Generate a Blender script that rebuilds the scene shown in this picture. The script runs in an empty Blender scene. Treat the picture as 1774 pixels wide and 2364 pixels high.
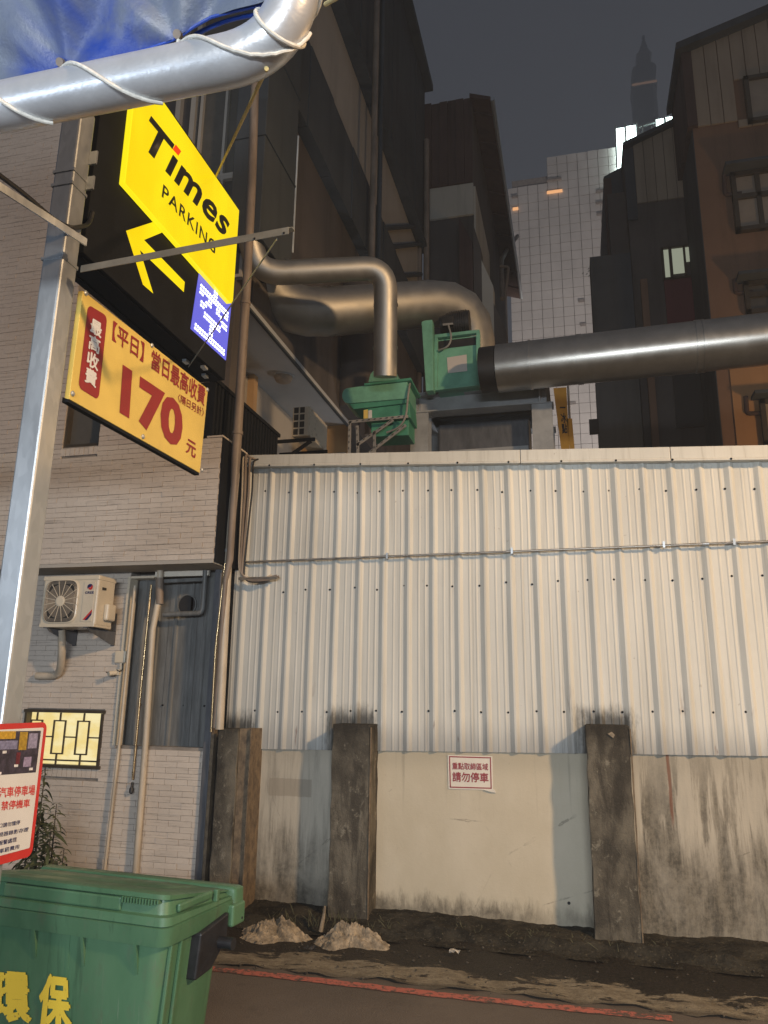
import bpy, bmesh, math, random
from math import sin, cos, pi, radians as rad, hypot, atan2
from mathutils import Vector, Matrix
random.seed(7)
SC = bpy.context.scene
COL = SC.collection

# ------------------------------------------------------------------ camera
W0, H0, F0 = 1774, 2364, 1755
PITCH, ROLL, YAW = rad(13.8), rad(0.85), rad(14.3)
CAMLOC = Vector((0, 0, 1.6))
_f = Vector((-sin(YAW)*cos(PITCH), cos(YAW)*cos(PITCH), sin(PITCH)))
_r = Vector((cos(YAW), sin(YAW), 0)); _u = _r.cross(_f)
RT = _r*cos(ROLL) + _u*sin(ROLL); UP = -_r*sin(ROLL) + _u*cos(ROLL); FW = _f
cd = bpy.data.cameras.new('camera'); cam = bpy.data.objects.new('camera', cd); COL.objects.link(cam)
cd.sensor_fit = 'VERTICAL'; cd.sensor_height = 36; cd.sensor_width = 27; cd.lens = F0/H0*36
cd.clip_start = 0.05; cd.clip_end = 4000
cam.matrix_world = Matrix(((RT.x, UP.x, -FW.x, CAMLOC.x), (RT.y, UP.y, -FW.y, CAMLOC.y), (RT.z, UP.z, -FW.z, CAMLOC.z), (0, 0, 0, 1)))
SC.camera = cam

# ------------------------------------------------------------------ night sky, exposure
SC.view_settings.view_transform = 'Standard'; SC.view_settings.look = 'None'
SC.view_settings.exposure = 0; SC.view_settings.gamma = 1; SC.view_settings.use_curve_mapping = False
w = bpy.data.worlds.new('World'); SC.world = w; w.use_nodes = True
wn = w.node_tree; bg = wn.nodes['Background']
bg.inputs[0].default_value = (0.090, 0.099, 0.121, 1); bg.inputs[1].default_value = 1.0
SC.cycles.use_denoising = True
SC.cycles.max_bounces = 6; SC.cycles.diffuse_bounces = 3; SC.cycles.glossy_bounces = 3; SC.cycles.transmission_bounces = 3
SC.cycles.volume_bounces = 0
SC.cycles.sample_clamp_indirect = 4.0

# ------------------------------------------------------------------ lamps: street lamps and canopy tube, plus added fill lights
def lamp(name, kind, loc, power, color, size=0.15, aim=None, sy=None):
    l = bpy.data.lights.new(name, kind); l.energy = power; l.color = color
    if kind == 'AREA':
        l.size = size
        if sy: l.shape = 'RECTANGLE'; l.size_y = sy
    else: l.shadow_soft_size = size
    o = bpy.data.objects.new(name, l); COL.objects.link(o); o.location = loc
    if aim is not None: o.rotation_euler = (Vector(aim)-Vector(loc)).to_track_quat('-Z', 'Y').to_euler()
    return o
SODIUM = (1.0, 0.65, 0.34)
LAMP_AT = (7.0, -0.6, 6.3)
sl0 = lamp('street_lamp_light', 'SPOT', LAMP_AT, 4500, SODIUM, 0.30, aim=(-2.3, 6.0, 1.5))
sl0.data.spot_size = rad(80); sl0.data.spot_blend = 1.0
lamp('cool_fill_light', 'AREA', (0.6, -4.6, 2.6), 465, (0.89, 0.95, 1.0), 4.2, aim=(-1.2, 6.0, 1.8), sy=0.4)  # added cool fill from behind the camera, its source unseen
lamp('canopy_tube_light', 'AREA', (-2.7, -0.7, 2.2), 26, (0.70, 0.83, 1.0), 1.2, aim=(-1.5, 1.6, 3.0), sy=0.12)
lt_ = lamp('tower_fill_light', 'SPOT', (5.0, 27.0, 8.0), 11500, (1.0, 0.90, 0.82), 0.5, aim=(0.5, 45.0, 26.0)); lt_.data.spot_size = rad(120); lt_.data.spot_blend = 0.6  # added fill to brighten the white block, stands in for city glow
lamp('soffit_fill_light', 'POINT', (-1.2, 11.7, 3.5), 75, (0.95, 0.97, 1.0), 0.2)  # added fill hidden behind the shed to brighten the soffit
lamp('rear_lane_light', 'POINT', (7.2, 13.2, 5.6), 420, (1.0, 0.60, 0.25), 0.25)

# ------------------------------------------------------------------ pixel (photo 1774x2364) -> point on a real plane
def ray(px, py): return RT*((px-W0/2)/F0) - UP*((py-H0/2)/F0) + FW
def PA(ax, v, px, py):
    d = ray(px, py); return CAMLOC + d*((v-CAMLOC[ax])/d[ax])
def PX(X, px, py): return PA(0, X, px, py)
def PY(Y, px, py): return PA(1, Y, px, py)
def PZ(Z, px, py): return PA(2, Z, px, py)
def PD(D, px, py): return CAMLOC + ray(px, py)*D

# ------------------------------------------------------------------ materials
class G:
    def __init__(s, name):
        s.m = bpy.data.materials.new(name); s.m.use_nodes = True; s.t = s.m.node_tree
        s.b = s.t.nodes['Principled BSDF']
        s.tc = s.t.nodes.new('ShaderNodeTexCoord')
        s.geo = s.t.nodes.new('ShaderNodeNewGeometry')
        s._sep = None
    def pos(s):
        if s._sep is None:
            s._sep = s.t.nodes.new('ShaderNodeSeparateXYZ'); s.t.links.new(s.geo.outputs['Position'], s._sep.inputs[0])
        return s._sep.outputs
    def set(s, sock, v):
        if hasattr(v, 'is_linked') or hasattr(v, 'links'): s.t.links.new(v, sock)
        else: sock.default_value = v
    def noise(s, scale=(1, 1, 1), sc=1.0, detail=5, rough=0.6, dist=0.0):
        mp = s.t.nodes.new('ShaderNodeMapping'); mp.inputs['Scale'].default_value = scale
        s.t.links.new(s.geo.outputs['Position'], mp.inputs[0])
        n = s.t.nodes.new('ShaderNodeTexNoise'); s.t.links.new(mp.outputs[0], n.inputs['Vector'])
        n.inputs['Scale'].default_value = sc; n.inputs['Detail'].default_value = detail
        n.inputs['Roughness'].default_value = rough; n.inputs['Distortion'].default_value = dist
        return n.outputs[0]
    def vor(s, scale, sc=1.0, feature='F1', out=0):
        mp = s.t.nodes.new('ShaderNodeMapping'); mp.inputs['Scale'].default_value = scale
        s.t.links.new(s.geo.outputs['Position'], mp.inputs[0])
        n = s.t.nodes.new('ShaderNodeTexVoronoi'); n.feature = feature; s.t.links.new(mp.outputs[0], n.inputs['Vector'])
        n.inputs['Scale'].default_value = sc
        return n.outputs[out]
    def math(s, op, a, b=0.0, c=0.0):
        n = s.t.nodes.new('ShaderNodeMath'); n.operation = op
        s.set(n.inputs[0], a); s.set(n.inputs[1], b); s.set(n.inputs[2], c)
        return n.outputs[0]
    def add(s, a, b): return s.math('ADD', a, b)
    def mul(s, a, b): return s.math('MULTIPLY', a, b)
    def sub(s, a, b): return s.math('SUBTRACT', a, b)
    def mx(s, a, b): return s.math('MAXIMUM', a, b)
    def abs(s, a): return s.math('ABSOLUTE', a)
    def step(s, v, lo, hi, o0=0.0, o1=1.0):          # smoothstep, lo may exceed hi
        n = s.t.nodes.new('ShaderNodeMapRange'); n.interpolation_type = 'SMOOTHSTEP'
        if lo > hi: lo, hi, o0, o1 = hi, lo, o1, o0
        s.set(n.inputs[0], v); n.inputs[1].default_value = lo; n.inputs[2].default_value = hi
        n.inputs[3].default_value = o0; n.inputs[4].default_value = o1
        return n.outputs[0]
    def mix(s, fac, a, b, mode='MIX'):
        n = s.t.nodes.new('ShaderNodeMix'); n.data_type = 'RGBA'; n.blend_type = mode
        s.set(n.inputs[0], fac)
        for i, v in ((6, a), (7, b)):
            s.set(n.inputs[i], (*v, 1) if isinstance(v, tuple) and len(v) == 3 else v)
        return n.outputs[2]
    def rnd(s):
        n = s.t.nodes.new('ShaderNodeObjectInfo'); return n.outputs['Random']
    def bump(s, h, strength=0.3, dist=0.01):
        n = s.t.nodes.new('ShaderNodeBump'); n.inputs['Strength'].default_value = strength; n.inputs['Distance'].default_value = dist
        s.set(n.inputs['Height'], h); s.t.links.new(n.outputs[0], s.b.inputs['Normal'])
    def done(s, col, rough=0.6, metal=0.0, spec=None):
        s.set(s.b.inputs['Base Color'], (*col, 1) if isinstance(col, tuple) else col)
        s.set(s.b.inputs['Roughness'], rough); s.set(s.b.inputs['Metallic'], metal)
        if spec is not None: s.b.inputs['Specular IOR Level'].default_value = spec
        return s.m
def plain(name, col, rough=0.6, metal=0.0, var=0.25, sc=6.0, stretch=(1, 1, 1), bump=0.0):
    g = G(name)
    n = g.noise(stretch, sc, 6, 0.65)
    f = g.step(n, 0.3, 0.75)
    c = g.mix(f, tuple(x*(1-var) for x in col), tuple(min(1, x*(1+var*0.5)) for x in col))
    if bump: g.bump(n, bump, 0.01)
    r = g.step(n, 0.2, 0.8, max(0.05, rough-0.1), min(1, rough+0.1))
    return g.done(c, r, metal)
def emit(name, col, st):
    g = G(name); g.b.inputs['Emission Color'].default_value = (*col, 1); g.b.inputs['Emission Strength'].default_value = st
    return g.done(tuple(x*0.12 for x in col), 0.4)
M = {}

# ------------------------------------------------------------------ mesh builder
class MB:
    def __init__(s): s.v = []; s.f = []
    def vert(s, p): s.v.append(tuple(p)); return len(s.v)-1
    def face(s, pts): s.f.append([s.vert(p) for p in pts]); return s
    def box(s, a, b):
        x0, x1 = sorted((a[0], b[0])); y0, y1 = sorted((a[1], b[1])); z0, z1 = sorted((a[2], b[2]))
        return s.hexa([(x0, y0, z0), (x1, y0, z0), (x1, y1, z0), (x0, y1, z0)], [(x0, y0, z1), (x1, y0, z1), (x1, y1, z1), (x0, y1, z1)])
    def hexa(s, bot, top):
        n = len(bot); i = [s.vert(p) for p in bot]; j = [s.vert(p) for p in top]
        s.f.append(i[::-1]); s.f.append(j)
        for k in range(n): s.f.append([i[k], i[(k+1) % n], j[(k+1) % n], j[k]])
        return s
    def prism(s, poly, d):
        d = Vector(d); return s.hexa([Vector(p) for p in poly], [Vector(p)+d for p in poly])
    def bar(s, a, b, w, h, up=(0, 0, 1)):
        a = Vector(a); b = Vector(b); d = (b-a).normalized(); u = Vector(up)
        if abs(d.dot(u)) > 0.98: u = Vector((0, 1, 0))
        x = d.cross(u).normalized(); y = x.cross(d)
        q = [x*(i*w/2)+y*(j*h/2) for i, j in ((-1, -1), (1, -1), (1, 1), (-1, 1))]
        return s.hexa([a+p for p in q], [b+p for p in q])
    def tube(s, pts, r, n=12, caps=True):
        pts = [Vector(p) for p in pts]; rings = []
        t0 = (pts[1]-pts[0]).normalized(); u = Vector((0, 0, 1)) if abs(t0.z) < 0.9 else Vector((0, 1, 0))
        x = t0.cross(u).normalized()
        for i, p in enumerate(pts):
            if i == 0: t = pts[1]-p
            elif i == len(pts)-1: t = p-pts[i-1]
            else: t = (pts[i+1]-p).normalized()+(p-pts[i-1]).normalized()
            t = t.normalized(); x = (x-t*x.dot(t)).normalized(); y = t.cross(x)
            rr = r[i] if isinstance(r, (list, tuple)) else r
            rings.append([s.vert(p+x*(rr*cos(2*pi*k/n))+y*(rr*sin(2*pi*k/n))) for k in range(n)])
        for a, b in zip(rings, rings[1:]):
            for k in range(n): s.f.append([a[k], a[(k+1) % n], b[(k+1) % n], b[k]])
        if caps: s.f.append(rings[0][::-1]); s.f.append(rings[-1])
        return s
    def lathe(s, c, prof, n=16, axis='z'):
        rings = []
        for r, h in prof:
            ring = []
            for k in range(n):
                a = 2*pi*k/n; p = {'z': (r*cos(a), r*sin(a), h), 'y': (r*cos(a), h, r*sin(a)), 'x': (h, r*cos(a), r*sin(a))}[axis]
                ring.append(s.vert((c[0]+p[0], c[1]+p[1], c[2]+p[2])))
            rings.append(ring)
        for a, b in zip(rings, rings[1:]):
            for k in range(n): s.f.append([a[k], a[(k+1) % n], b[(k+1) % n], b[k]])
        s.f.append(rings[0][::-1]); s.f.append(rings[-1])
        return s
    def grid(s, fn, nu, nv):
        i0 = len(s.v)
        for j in range(nv+1):
            for i in range(nu+1): s.v.append(tuple(fn(i/nu, j/nv)))
        for j in range(nv):
            for i in range(nu):
                a = i0+j*(nu+1)+i; s.f.append([a, a+1, a+nu+2, a+nu+1])
        return s
    def mesh(s, name):
        me = bpy.data.meshes.new(name); me.from_pydata(s.v, [], s.f)
        bm = bmesh.new(); bm.from_mesh(me); bmesh.ops.recalc_face_normals(bm, faces=bm.faces); bm.to_mesh(me); bm.free()
        return me
    def build(s, name, mat, parent=None, smooth=False, bevel=0.0, label=None):
        return mkobj(name, s.mesh(name), mat, parent, smooth, bevel, label)
def mkobj(name, me, mat, parent=None, smooth=False, bevel=0.0, label=None):
    if mat is not None and not me.materials: me.materials.append(mat)
    o = bpy.data.objects.new(name, me); COL.objects.link(o)
    if smooth:
        me.polygons.foreach_set('use_smooth', [True]*len(me.polygons))
        try: me.set_sharp_from_angle(angle=rad(38))
        except Exception: pass
    if bevel:
        b = o.modifiers.new('bevel', 'BEVEL'); b.width = bevel; b.segments = 2; b.limit_method = 'ANGLE'; b.angle_limit = rad(35)
    if parent is not None: par(o, parent)
    if label: o['label'] = label
    return o
def par(o, p):
    o.parent = p
    o.matrix_parent_inverse = Matrix.Translation(-wloc(p))
def wloc(p):
    v = Vector(p.location)
    q = p.parent
    if q is not None: v = v + p.matrix_parent_inverse.translation + wloc(q)
    return v
def inst(name, me, mat, parent, loc, rz=0.0, scale=None):
    if mat is not None and not me.materials: me.materials.append(mat)
    o = bpy.data.objects.new(name, me); COL.objects.link(o); par(o, parent); o.location = loc
    if rz: o.rotation_euler.z = rz
    if scale: o.scale = scale
    return o
def thing(name, label, cat, loc=(0, 0, 0), group=None):
    o = bpy.data.objects.new(name, None); COL.objects.link(o); o.location = loc; o.empty_display_size = 0.1
    o['label'] = label; o['category'] = cat
    if group: o['group'] = group
    return o
def tag(o, label, cat, group=None):
    o['label'] = label; o['category'] = cat
    if group: o['group'] = group
    return o
def kind(o, k): o['kind'] = k; return o
def bil(c, u, v):          # corners TL, TR, BR, BL
    TL, TR, BR, BL = c; return (TL*(1-u)+TR*u)*(1-v) + (BL*(1-u)+BR*u)*v
def textmesh(s, offset=0.0, shear=0.0, sp=1.0, line=1.0, align='LEFT'):
    cu = bpy.data.curves.new('lettering', 'FONT'); cu.body = s; cu.size = 1; cu.offset = offset; cu.shear = shear
    cu.space_character = sp; cu.space_line = line; cu.align_x = align; cu.resolution_u = 3; cu.fill_mode = 'FRONT'
    o = bpy.data.objects.new('tmp', cu); COL.objects.link(o)
    dg = bpy.context.evaluated_depsgraph_get(); dg.update()
    me = bpy.data.meshes.new_from_object(o.evaluated_get(dg))
    bpy.data.objects.remove(o); bpy.data.curves.remove(cu)
    return me
def lettering(s, mat, parent, corners, nrm, offset=0.0, shear=0.0, name='lettering', sp=1.0, line=1.0, lift=0.002, align='LEFT', bold=0.0):
    me = textmesh(s, offset, shear, sp, line, align)
    xs = [v.co.x for v in me.vertices]; ys = [v.co.y for v in me.vertices]
    x0, x1, y0, y1 = min(xs), max(xs), min(ys), max(ys); nrm = Vector(nrm)
    if bold:
        base = [(v.co.x, v.co.y) for v in me.vertices]; fcs = [list(p.vertices) for p in me.polygons]; V = []; Fc = []
        for q, (dx, dy) in enumerate(((0, 0), (bold, 0), (-bold, 0), (0, bold), (0, -bold))):
            i0 = len(V); V += [(x+dx, y+dy, q*0.00012) for x, y in base]; Fc += [[k+i0 for k in f] for f in fcs]
        me = bpy.data.meshes.new(name); me.from_pydata(V, [], Fc)
    for v in me.vertices:
        zo_ = v.co.z
        v.co = bil(corners, (v.co.x-x0)/(x1-x0), (y1-v.co.y)/(y1-y0)) + nrm*(lift+zo_)
    me.materials.clear(); me.name = name
    return mkobj(name, me, mat, parent)
def bez(p0, p1, p2, n=8):
    p0, p1, p2 = Vector(p0), Vector(p1), Vector(p2)
    return [p0*(1-t)**2+p1*2*t*(1-t)+p2*t*t for t in [i/n for i in range(n+1)]]
def roundpath(pts, r, n=6):
    pts = [Vector(p) for p in pts]; out = [pts[0]]
    for a, b, c in zip(pts, pts[1:], pts[2:]):
        d0 = (a-b); d1 = (c-b); k0 = min(r, d0.length*0.49); k1 = min(r, d1.length*0.49)
        out += bez(b+d0.normalized()*k0, b, b+d1.normalized()*k1, n)
    return out+[pts[-1]]
def arcpts(c, r, a0, a1, n, ux, uy):
    c = Vector(c); ux = Vector(ux); uy = Vector(uy)
    return [c+ux*(r*cos(a0+(a1-a0)*i/n))+uy*(r*sin(a0+(a1-a0)*i/n)) for i in range(n+1)]

# ------------------------------------------------------------------ shared materials
YW = 6.0                       # plane of the metal cladding
PIL = []                       # pillar spans (x0, x1, ztop) on the front plane of the pillars
YP = 5.77
for a, b, zt in ((505, 580, 1683), (769, 855, 1672), (1352, 1452, 1674)):
    PIL.append((PY(YP, a, zt).x, PY(YP, b, zt).x, PY(YP, (a+b)/2, zt).z))

def m_shed():
    g = G('cream painted sheet metal'); x, y, z = g.pos(); r = g.rnd()
    st = g.noise((14, 14, 0.5), 1.0, 6, 0.65); big = g.noise((1.2, 1.2, 0.6), 1.0, 5, 0.6); fine = g.noise((30, 30, 30), 1.0, 4); dn = g.noise((3.5, 3.5, 1.1), 1.0, 3, 0.5)
    c = g.mix(g.step(big, 0.35, 0.7), (0.535, 0.54, 0.505), (0.615, 0.62, 0.58))
    c = g.mix(g.mul(r, 0.16), c, (0.47, 0.48, 0.45))
    c = g.mix(g.mul(g.step(st, 0.48, 0.76), 0.55), c, (0.36, 0.365, 0.34))
    # dust washed down from the seam and the cap
    run = g.mul(g.step(g.noise((26, 26, 0.35), 1.0, 5, 0.6), 0.55, 0.72), 0.45)
    c = g.mix(run, c, (0.30, 0.29, 0.25))
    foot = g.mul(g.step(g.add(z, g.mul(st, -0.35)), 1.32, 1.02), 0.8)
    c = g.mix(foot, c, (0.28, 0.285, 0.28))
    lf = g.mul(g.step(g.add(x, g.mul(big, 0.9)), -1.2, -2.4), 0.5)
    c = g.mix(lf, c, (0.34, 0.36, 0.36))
    # mould grown above each concrete pillar
    rg_ = g.add(g.mul(g.sub(g.noise((22, 22, 7), 1.0, 6, .72), 0.5), 0.20), g.mul(g.sub(st, 0.5), 0.16))
    acc = None
    for a, b, zt in PIL:
        cx, hw = (a+b)/2*YW/YP, (b-a)/2*1.10
        d = g.sub(g.abs(g.sub(x, cx)), g.mul(rg_, 0.8))
        m = g.mul(g.step(d, hw+0.085, hw-0.03), g.step(g.sub(z, rg_), zt+0.17, zt+0.02))
        acc = m if acc is None else g.mx(acc, m)
    c = g.mix(g.mul(acc, 0.92), c, (0.042, 0.040, 0.034))
    # rust runs and scuffs, mostly in the lower half metre
    sc = g.noise((9, 9, 1.6), 1.7, 4, 0.55); rm = g.mul(g.step(sc, 0.66, 0.73), g.step(z, 1.85, 1.25))
    c = g.mix(g.mul(rm, 0.8), c, (0.17, 0.115, 0.10))
    sc2 = g.noise((16, 16, 12), 1.3, 5, 0.65); c = g.mix(g.mul(g.step(sc2, 0.69, 0.74), 0.55), c, (0.22, 0.20, 0.17))
    g.bump(g.add(g.add(big, g.mul(dn, 1.6)), g.mul(fine, 0.05)), 0.35, 0.014)
    return g.done(c, g.step(st, 0.3, 0.8, 0.45, 0.65), 0.0)
def m_wall():
    g = G('stained rendered concrete'); x, y, z = g.pos()
    st = g.noise((11, 11, 0.9), 1.0, 7, 0.7, 0.4); big = g.noise((2.0, 2.0, 1.2), 1.0, 6, 0.65); fine = g.noise((40, 40, 40), 1.0, 4, 0.7)
    st2 = g.noise((5, 5, 0.5), 1.3, 6, 0.68)
    clean = g.mix(g.step(big, 0.3, 0.75), (0.47, 0.43, 0.335), (0.54, 0.50, 0.405))
    xl = (PIL[1][0]+PIL[1][1])/2*1.03; xr = (PIL[2][0]+PIL[2][1])/2*1.03
    left = g.step(x, xl+0.02, xl-0.02); right = g.step(x, xr-0.02, xr+0.02)
    worn = g.mix(g.step(st, 0.35, 0.7), (0.44, 0.41, 0.345), (0.34, 0.325, 0.28))
    c = g.mix(g.mx(left, right), clean, worn)
    # left bay: mould climbing from the ground
    hl = g.add(z, g.add(g.mul(g.sub(st, 0.5), -1.1), g.mul(g.sub(st2, 0.5), -0.5)))
    ml = g.mul(left, g.mx(g.step(hl, 0.72, 0.30), g.mul(g.step(st, 0.52, 0.72), 0.5)))
    # right bay: soot runs over most of the bay
    mr0 = g.step(g.add(st, g.mul(g.sub(st2, 0.5), 1.1)), 0.42, 0.58)
    mr = g.mul(right, g.mx(g.mul(mr0, g.step(z, 1.25, 0.85, 0.35, 0.9)), g.step(g.add(z, g.mul(g.sub(st, 0.5), -0.9)), 0.85, 0.45)))
    # thin ragged mould line at the foot of the middle bay, dirty top edge
    mm = g.step(g.add(z, g.mul(g.sub(g.noise((16, 16, 5), 1, 6, .7), 0.5), -0.30)), 0.23, 0.10)
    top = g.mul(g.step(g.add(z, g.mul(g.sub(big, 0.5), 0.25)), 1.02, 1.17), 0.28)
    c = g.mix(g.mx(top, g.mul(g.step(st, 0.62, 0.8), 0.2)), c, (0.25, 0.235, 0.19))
    dk_ = g.step(g.noise((3.2, 3.2, 1.4), 1, 6, .7, .5), .34, .62, .45, 1.0)
    c = g.mix(g.mul(g.mul(g.mx(g.mx(ml, mr), g.mul(mm, 0.9)), 0.92), dk_), c, g.mix(g.step(g.add(g.mul(fine, .45), g.mul(g.noise((20, 20, 1.6), 1, 6, .7), .55)), .38, .62), (0.040, 0.037, 0.031), (0.165, 0.148, 0.115)))
    # faint ghost of a torn-off notice in the left bay, rust run in the right bay
    gh = g.mul(g.step(g.abs(g.sub(x, -2.27)), 0.185, 0.175), g.step(g.abs(g.add(g.sub(z, 0.905), g.mul(g.sub(fine, 0.5), 0.02))), 0.07, 0.062))
    c = g.mix(g.mul(gh, 0.55), c, (0.23, 0.205, 0.165))
    rr = g.mul(g.step(g.abs(g.add(g.sub(x, 0.585), g.mul(g.sub(st2, 0.5), 0.05))), 0.012, 0.004), g.step(z, 0.72, 0.85))
    c = g.mix(g.mul(rr, 0.75), c, (0.16, 0.06, 0.035))
    ck = g.vor((1.5, 1.5, 1.1), 1.0, 'DISTANCE_TO_EDGE'); cn = g.add(ck, g.mul(g.sub(g.noise((9, 9, 9), 1, 5, .7), 0.5), 0.05))
    c = g.mix(g.mul(g.step(g.abs(cn), 0.006, 0.001), g.mul(g.step(big, 0.5, 0.62), 0.5)), c, (0.10, 0.09, 0.075))
    dp_ = g.mul(g.step(g.noise((30, 30, 0.8), 1, 4, .6), 0.60, 0.74), g.step(z, 0.55, 1.15, 0.0, 0.38)); c = g.mix(dp_, c, (0.22, 0.205, 0.17))
    c = g.mix(g.mul(g.step(fine, 0.62, 0.75), 0.22), c, (0.25, 0.23, 0.19))
    g.bump(g.add(g.mul(big, 0.6), g.mul(fine, 0.15)), 0.45, 0.02)
    return g.done(c, 0.85, 0.0, 0.25)
def m_pillar():
    g = G('blackened concrete'); x, y, z = g.pos()
    st = g.noise((6, 6, 1.6), 1.2, 7, 0.72, 0.5); bl = g.noise((11, 11, 9), 1.0, 7, 0.75, 0.3); fine = g.noise((70, 70, 70), 1, 4, .8); big = g.noise((2.6, 2.6, 1.8), 1, 5, .6)
    c = g.mix(g.step(big, 0.36, 0.62), (0.060, 0.055, 0.046), (0.165, 0.15, 0.12))
    c = g.mix(g.mul(g.step(st, 0.46, 0.64), 0.75), c, (0.035, 0.032, 0.028))
    c = g.mix(g.mul(g.step(bl, 0.56, 0.66), 0.75), c, (0.25, 0.235, 0.19))
    c = g.mix(g.mul(g.step(fine, 0.56, 0.72), 0.35), c, (0.20, 0.185, 0.15))
    c = g.mix(g.mul(g.step(g.add(z, g.mul(g.sub(bl, 0.5), .3)), 1.25, 1.42), 0.75), c, (0.026, 0.024, 0.021))
    g.bump(g.add(bl, g.mul(fine, 0.5)), 0.7, 0.02)
    return g.done(c, 0.92, 0.0, 0.15)
def m_rusty(name='rusty angle iron', a=(0.070, 0.054, 0.040), b=(0.22, 0.165, 0.105)):
    g = G(name); st = g.noise((15, 15, 11), 1.0, 7, 0.78)
    c = g.mix(g.step(st, 0.3, 0.7), a, b)
    c = g.mix(g.step(g.noise((7, 7, 3), 1, 5, .7), 0.6, 0.72), c, (0.06, 0.045, 0.035))
    g.bump(st, 0.5, 0.01)
    return g.done(c, 0.85)
def m_tile(name, a, b, dirt):
    g = G(name); r = g.rnd(); n = g.noise((1.1, 1.1, 0.7), 1.0, 5, 0.6); st = g.noise((3, 3, 60), 1.0, 3, 0.6); f = g.noise((25, 25, 40), 1, 4, .6)
    c = g.mix(g.step(n, 0.3, 0.7), a, b)
    c = g.mix(g.mul(g.step(st, 0.56, 0.74), dirt), c, (0.16, 0.14, 0.12))
    c = g.mix(g.mul(r, 0.16), c, (0.30, 0.27, 0.24))
    g.bump(f, 0.25, 0.006)
    return g.done(c, g.step(f, 0.3, 0.8, 0.22, 0.5), 0.0)
def m_asphalt():
    g = G('worn asphalt'); x, y, z = g.pos()
    f = g.noise((160, 160, 160), 1.0, 3, 0.7); b = g.noise((0.9, 0.9, 0.9), 1.0, 6, 0.6); v = g.vor((110, 110, 110), 1.0)
    c = g.mix(g.step(b, 0.3, 0.7), (0.078, 0.064, 0.053), (0.118, 0.098, 0.082))
    c = g.mix(g.mul(g.step(f, 0.55, 0.75), 0.5), c, (0.22, 0.19, 0.16))
    c = g.mix(g.mul(g.step(g.noise((5, 5, 5), 1, 7, .75), 0.56, 0.68), 0.4), c, (0.04, 0.034, 0.03))
    g.bump(g.add(v, f), 0.35, 0.006)
    return g.done(c, 0.75)
def m_ground_strip():
    g = G('patchy cement gutter'); x, y, z = g.pos()
    n = g.noise((1.3, 3.2, 3), 1.0, 7, 0.68, 0.5); f = g.noise((60, 60, 60), 1, 5, .75); m2 = g.noise((7, 12, 7), 1, 6, .7)
    edge = g.step(g.add(y, g.add(g.mul(g.sub(n, 0.5), 0.95), g.mul(g.sub(m2, .5), .16))), 5.04, 5.085)
    c = g.mix(g.step(m2, 0.35, 0.65), (0.17, 0.145, 0.105), (0.29, 0.255, 0.19))
    c = g.mix(g.mul(g.step(f, 0.48, 0.68), 0.6), c, (0.10, 0.085, 0.065))
    wet = g.mix(g.step(f, .4, .7), (0.012, 0.010, 0.008), (0.050, 0.042, 0.031))
    c = g.mix(edge, c, wet)
    c = g.mix(g.mul(g.step(y, 4.87, 4.80), 0.6), c, (0.05, 0.043, 0.036))
    crack = g.mul(g.step(g.noise((3, 9, 3), 1.4, 6, .7), 0.57, 0.60), 0.9)
    c = g.mix(crack, c, (0.025, 0.02, 0.017))
    g.bump(g.add(n, g.mul(f, 0.5)), 0.9, 0.03)
    return g.done(c, g.mix(edge, (0.9, 0.9, 0.9), (0.5, 0.5, 0.5)), 0, 0.25)
def m_soil():
    g = G('mossy black soil'); f = g.noise((45, 45, 45), 1, 6, .75); n = g.noise((5, 5, 5), 1, 6, .7)
    c = g.mix(g.step(n, 0.35, 0.65), (0.020, 0.019, 0.016), (0.062, 0.057, 0.045))
    c = g.mix(g.mul(g.step(f, 0.56, 0.68), 0.8), c, (0.15, 0.135, 0.10))
    g.bump(f, 0.9, 0.03)
    return g.done(c, 0.95, 0, 0.15)
def m_paint_worn(name, col, lo=0.47, hi=0.58):
    g = G(name); f = g.noise((28, 28, 28), 1, 6, .75); b = g.noise((3, 3, 3), 1, 4)
    m = g.step(g.add(f, g.mul(g.sub(b, 0.5), 0.5)), lo, hi)
    c = g.mix(m, col, (0.085, 0.06, 0.05))
    return g.done(c, 0.8)
def m_galv(name='galvanised steel', a=(0.42, 0.45, 0.47), b=(0.58, 0.61, 0.63), rough=0.38, metal=0.75):
    g = G(name); v = g.vor((45, 45, 20), 1.0, 'F1', 1); n = g.noise((6, 6, 1.2), 1, 6, .65)
    sp = g.t.nodes.new('ShaderNodeSeparateColor'); g.t.links.new(v, sp.inputs[0])
    c = g.mix(g.add(g.mul(sp.outputs[0], 0.45), g.mul(n, 0.5)), a, b)
    g.bump(n, 0.08, 0.01)
    return g.done(c, g.step(n, 0.3, 0.7, rough-0.08, rough+0.12), metal)
def m_silverpaint():
    g = G('silver painted pipe'); n = g.noise((7, 7, 7), 1, 6, .65); f = g.noise((26, 10, 26), 1, 5, .6)
    c = g.mix(g.step(n, 0.35, 0.7), (0.52, 0.53, 0.55), (0.62, 0.63, 0.65))
    c = g.mix(g.mul(g.step(f, 0.66, 0.74), 0.3), c, (0.35, 0.35, 0.36))
    g.bump(f, 0.22, 0.008)
    return g.done(c, 0.36, 0.45)
def m_tarp():
    g = G('blue tarpaulin'); n = g.noise((1.6, 1.0, 1.6), 1, 5, .6, .8); f = g.noise((9, 9, 9), 1, 6, .7)
    c = g.mix(g.step(n, 0.42, 0.62), (0.014, 0.05, 0.30), (0.13, 0.155, 0.21))
    c = g.mix(g.mul(g.step(f, 0.66, 0.74), 0.6), c, (0.26, 0.28, 0.32))
    g.bump(f, 0.3, 0.02)
    return g.done(c, 0.42)
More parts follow.
